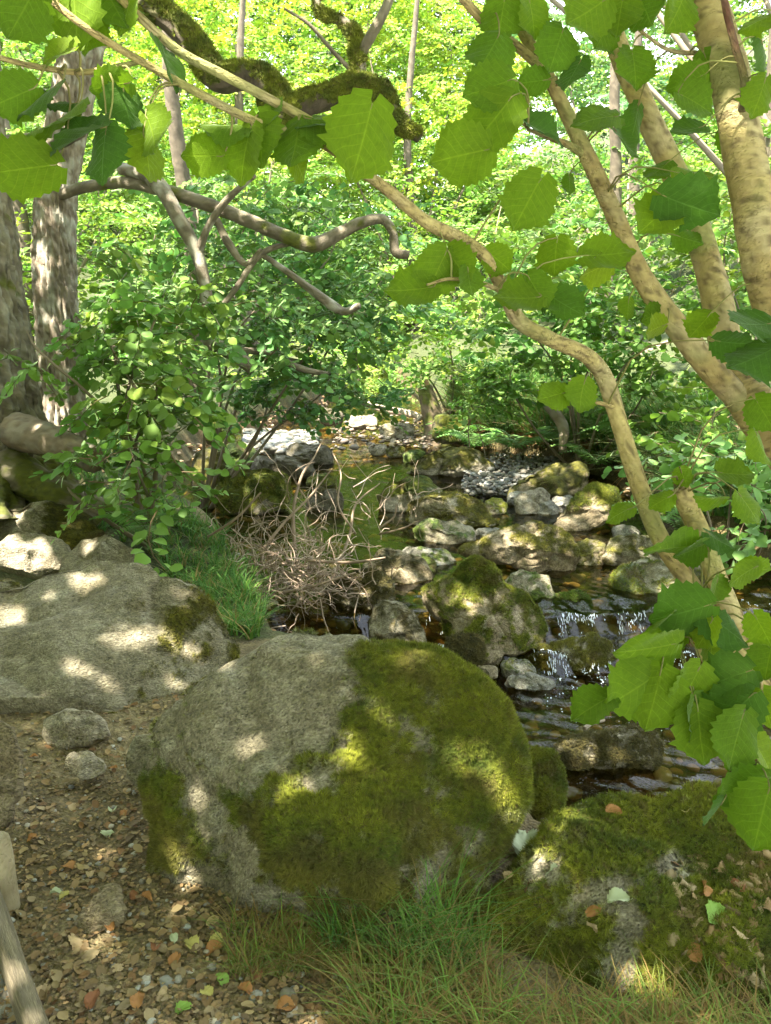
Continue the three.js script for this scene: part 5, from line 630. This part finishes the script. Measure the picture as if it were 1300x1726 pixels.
{ const r = mulberry(90), labels = byMark(fallen, (l) => FC[l[3]][0] + ' fallen leaf'); fallen.forEach(([px, py, s, k], i) => { const p = onY(px, py, 0.015), L = s / F * 2.1; p.y = ground(p.x, p.z) + 0.014; const m = mesh('fallen_leaf', HL[(r() * 6) | 0], FM[k], scene); m.position.copy(p); m.rotation.set((r() - 0.5) * 0.5 + 0.15, r() * 6.28, (r() - 0.5) * 0.5); m.scale.set(L, L * 1.9, L * (0.6 + 0.35 * r())); tag(m, labels[i], 'leaf', 'fallen leaves on the path'); });
  const rf = [rockMeshes[2]], put = (h, L, mat) => { const m = mesh('fallen_leaf', HL[(r() * 10) | 0], mat, scene); m.position.copy(h.p).addScaledVector(h.n, 0.012); m.quaternion.setFromUnitVectors(V(0, 1, 0), h.n); m.rotateY(r() * 6.28); m.rotateX((r() - 0.5) * 0.7); m.scale.set(L, L * 1.8, L * (0.6 + 0.35 * r())); return m; };
  for (const [px, py, s, k, label] of [[888, 1412, 60, 'P', 'large pale curled leaf standing against the gap between the front boulders'], [1020, 1362, 26, 'O', 'brown leaf near the top edge of the bottom right boulder'], [925, 1452, 26, 'P', 'small pale leaf below the large curled one on the mossy boulder'], [887, 1482, 24, 'R', 'red-brown leaf at the left end of the bottom right boulder'], [868, 1476, 22, 'T', 'tan leaf leftmost on the bottom right boulder'], [1030, 1522, 34, 'P', 'pale folded leaf in the middle of the bottom right boulder'], [995, 1540, 24, 'O', 'orange-brown leaf just below the pale folded leaf on the boulder'], [1010, 1562, 20, 'T', 'tan leaf lowest of three in the middle of the mossy boulder'], [1190, 1556, 36, 'G', 'fresh green leaf on the right half of the mossy boulder'], [1178, 1506, 24, 'O', 'orange-brown leaf above the fresh green leaf on the boulder'], [1240, 1490, 22, 'R', 'red-brown leaf near the right edge of the mossy boulder'], [1252, 1586, 22, 'T', 'tan leaf lower right of the fresh green leaf'], [1175, 1622, 24, 'O', 'orange-brown leaf below the fresh green leaf on the boulder'], [1160, 1376, 20, 'Y', 'yellowish leaf on the boulder crest under the hazel leaves']]) { const h = hit(px, py, rf); tag(put(h, s / F * h.p.distanceTo(EYE), FM[k]), label, 'leaf', 'fallen leaves on the mossy boulder'); }
  const m = [], c = [], d = new THREE.Object3D(); for (let i = 0; i < 170; i++) { const h = hit(1130 + 175 * r(), 1440 + 280 * r(), rf); if (h.p.y === 0) continue; d.position.copy(h.p).addScaledVector(h.n, 0.006); d.quaternion.setFromUnitVectors(V(0, 1, 0), h.n); d.rotateY(r() * 6.28); d.rotateX((r() - 0.5) * 0.8); const q = 0.02 + 0.022 * r(); d.scale.set(q, q * 2.2, q * (0.5 + 0.5 * r())); d.updateMatrix(); m.push(d.matrix.clone()); c.push(C(...LC[(r() * LC.length) | 0])); }
  tag(inst('leaf_litter', HL[4], M.litter, m, c, scene), 'dead leaves lodged in the moss of the bottom right boulder', 'leaf litter', null, 'stuff'); }
const stones = [[130, 1400, 14], [165, 1432, 14], [150, 1455, 16], [205, 1450, 13], [185, 1600, 15], [245, 1640, 18], [280, 1645, 24], [100, 1487, 13], [320, 1625, 14], [430, 1672, 24], [485, 1675, 30], [490, 1695, 28], [400, 1710, 22], [360, 1715, 24], [300, 1640, 14], [190, 1345, 14], [225, 1420, 14], [140, 1290, 14]];
{ const r = mulberry(91), labels = byMark(stones, () => 'pale grey pebble'); stones.forEach(([px, py, s], i) => { const p = onY(px, py, 0.01), L = s / F * 2.1 * 0.6; p.y = ground(p.x, p.z); const m = mesh('pebble', PG[(r() * 3) | 0], M.pebble.clone(), scene); m.material.color = C(...grey(r).map((x) => x * 1.25)); m.position.copy(p); m.rotation.set((r() - 0.5) * 0.4, r() * 6.28, (r() - 0.5) * 0.4); m.scale.setScalar(L); tag(m, labels[i], 'pebble', 'loose pebbles on the path'); }); }
{ // timber edging, bottom left
  const a = onY(-16, 1500, 0.10), b = onY(74, 1760, 0.10), o = a.clone(); o.y = 0; const g = new THREE.BoxGeometry(0.045, 0.16, a.distanceTo(b) + 0.5, 6, 12, 90), P = g.attributes.position, col = [];
  for (let i = 0; i < P.count; i++) { const x = P.getX(i), y = P.getY(i), z = P.getZ(i); const n = noise(x * 60, y * 40, z * 4), e = (Math.abs(x) > 0.02 && y > 0.07) ? -0.006 : 0; P.setX(i, x + 0.003 * noise(y * 20, z * 6, 1) + (x > 0 ? e : -e)); P.setY(i, y + e + 0.004 * noise(x * 30, z * 8, 2)); const v = 0.75 + 0.45 * n + 0.2 * noise(x * 200, y * 90, z * 9); col.push(0.36 * v, 0.31 * v, 0.22 * v); }
  g.setAttribute('color', new THREE.Float32BufferAttribute(col, 3)); g.computeVertexNormals(); const m = mesh('timber_edging', g, M.wood, scene); m.position.copy(a.clone().lerp(b, 0.5)); m.position.y = 0.035; m.lookAt(b.x * 1, m.position.y, b.z); tag(m, 'weathered timber edging board beside the path, bottom left', 'board');
  const q = onY(4, 1530, 0), post = mesh('timber_post', tube([V(q.x, -0.05, q.z - 0.01), V(q.x, 0.1, q.z - 0.01), V(q.x - 0.005, 0.2, q.z - 0.012), V(q.x - 0.006, 0.21, q.z - 0.012)], [0.042, 0.04, 0.038, 0.03], { org: q, radial: 20, segs: 16, knob: 0.12, cols: [[0.40, 0.34, 0.22], [0.27, 0.22, 0.13]], cut: [0.42, 0.38, 0.28] }), M.bark, scene); post.position.copy(q); tag(post, 'short weathered peg standing at the end of the timber edging', 'post');
}
// foam on the falls
{
  const r = mulberry(95), g = new THREE.IcosahedronGeometry(1, 1), d = new THREE.Object3D(), m = []; g.deleteAttribute('uv');
  const put = (x, dd, lift, w, len) => { const e = 0.02, y0 = W(x, dd) + wave(x, -dd), y1 = W(x, dd - e) + wave(x, -dd + e); d.position.set(x, y0 + lift, -dd); d.rotation.set(Math.atan2(y0 - y1, e) * 0.9, (r() - 0.5) * 0.5, 0, 'YXZ'); d.scale.set(w, w * 0.5, len); d.updateMatrix(); m.push(d.matrix.clone()); };
  const fall = (x0, x1, d0, d1, n) => { for (let i = 0; i < n; i++) { const x = lerp(x0, x1, r()), dd = lerp(d0, d1, r()); const sl = W(x, dd) - W(x, dd - 0.04); if (sl < 0.012 || noise(x * 11, 2, dd * 5) + 0.7 * noise(x * 31, 2, dd * 9) < 0.05 - sl * 2) continue; put(x, dd, 0.002, 0.0012 + 0.0018 * r(), 0.006 + 0.014 * r()); } };
  const froth = (x0, x1, d0, d1, n) => { for (let i = 0; i < n; i++) { const x = lerp(x0, x1, r()), t = r() * r(), dd = lerp(d1, d0, t); if (noise(x * 9, 5, dd * 9) + 0.5 * noise(x * 25, 2, dd * 25) < 0.02 + 0.25 * t) continue; put(x, dd, 0.002, 0.002 + 0.004 * r(), 0.003 + 0.006 * r()); } };
  fall(1.0, 2.3, 5.0, 6.1, 5200); fall(0.28, 0.55, 5.0, 6.0, 900); fall(2.3, 3.6, 5.0, 6.1, 1500);
  froth(1.0, 2.4, 4.95, 5.4, 1100); froth(0.25, 0.55, 5.1, 5.3, 200); froth(0.9, 3.2, 4.4, 5.0, 350); froth(2.0, 4, 5.0, 6.0, 500);
  tag(inst('foam', g, M.foam, m, null, scene), 'white foam and bubbles on the small waterfall', 'foam', null, 'stuff');
}


{ // the wood goes on behind and beside the viewer
  const r = mulberry(501), mats = [], cols = [], d = new THREE.Object3D();
  for (let i = 0; i < 9000; i++) { const a = -0.35 + (Math.PI + 0.7) * r(), R = 13 + 9 * r(), y = 0.3 + 9.5 * Math.pow(r(), 0.8); d.position.set(Math.cos(a) * R, y, Math.sin(a) * R + 2); d.rotation.set((r() - 0.5) * 0.9 + 0.3, r() * 6.283, (r() - 0.6) * 0.9, 'YXZ'); d.scale.setScalar(2.2 + r()); d.updateMatrix(); mats.push(d.matrix.clone()); const v = 0.8 + 0.4 * r(); cols.push(C(0.24 * v, 0.34 * v, 0.05 * v)); }
  tag(inst('woodland', sprays.fine[1], M.leaf, mats, cols, scene), 'surrounding woodland foliage beside and behind the viewpoint', 'woodland', null, 'stuff');
}
renderer.render(scene, camera);
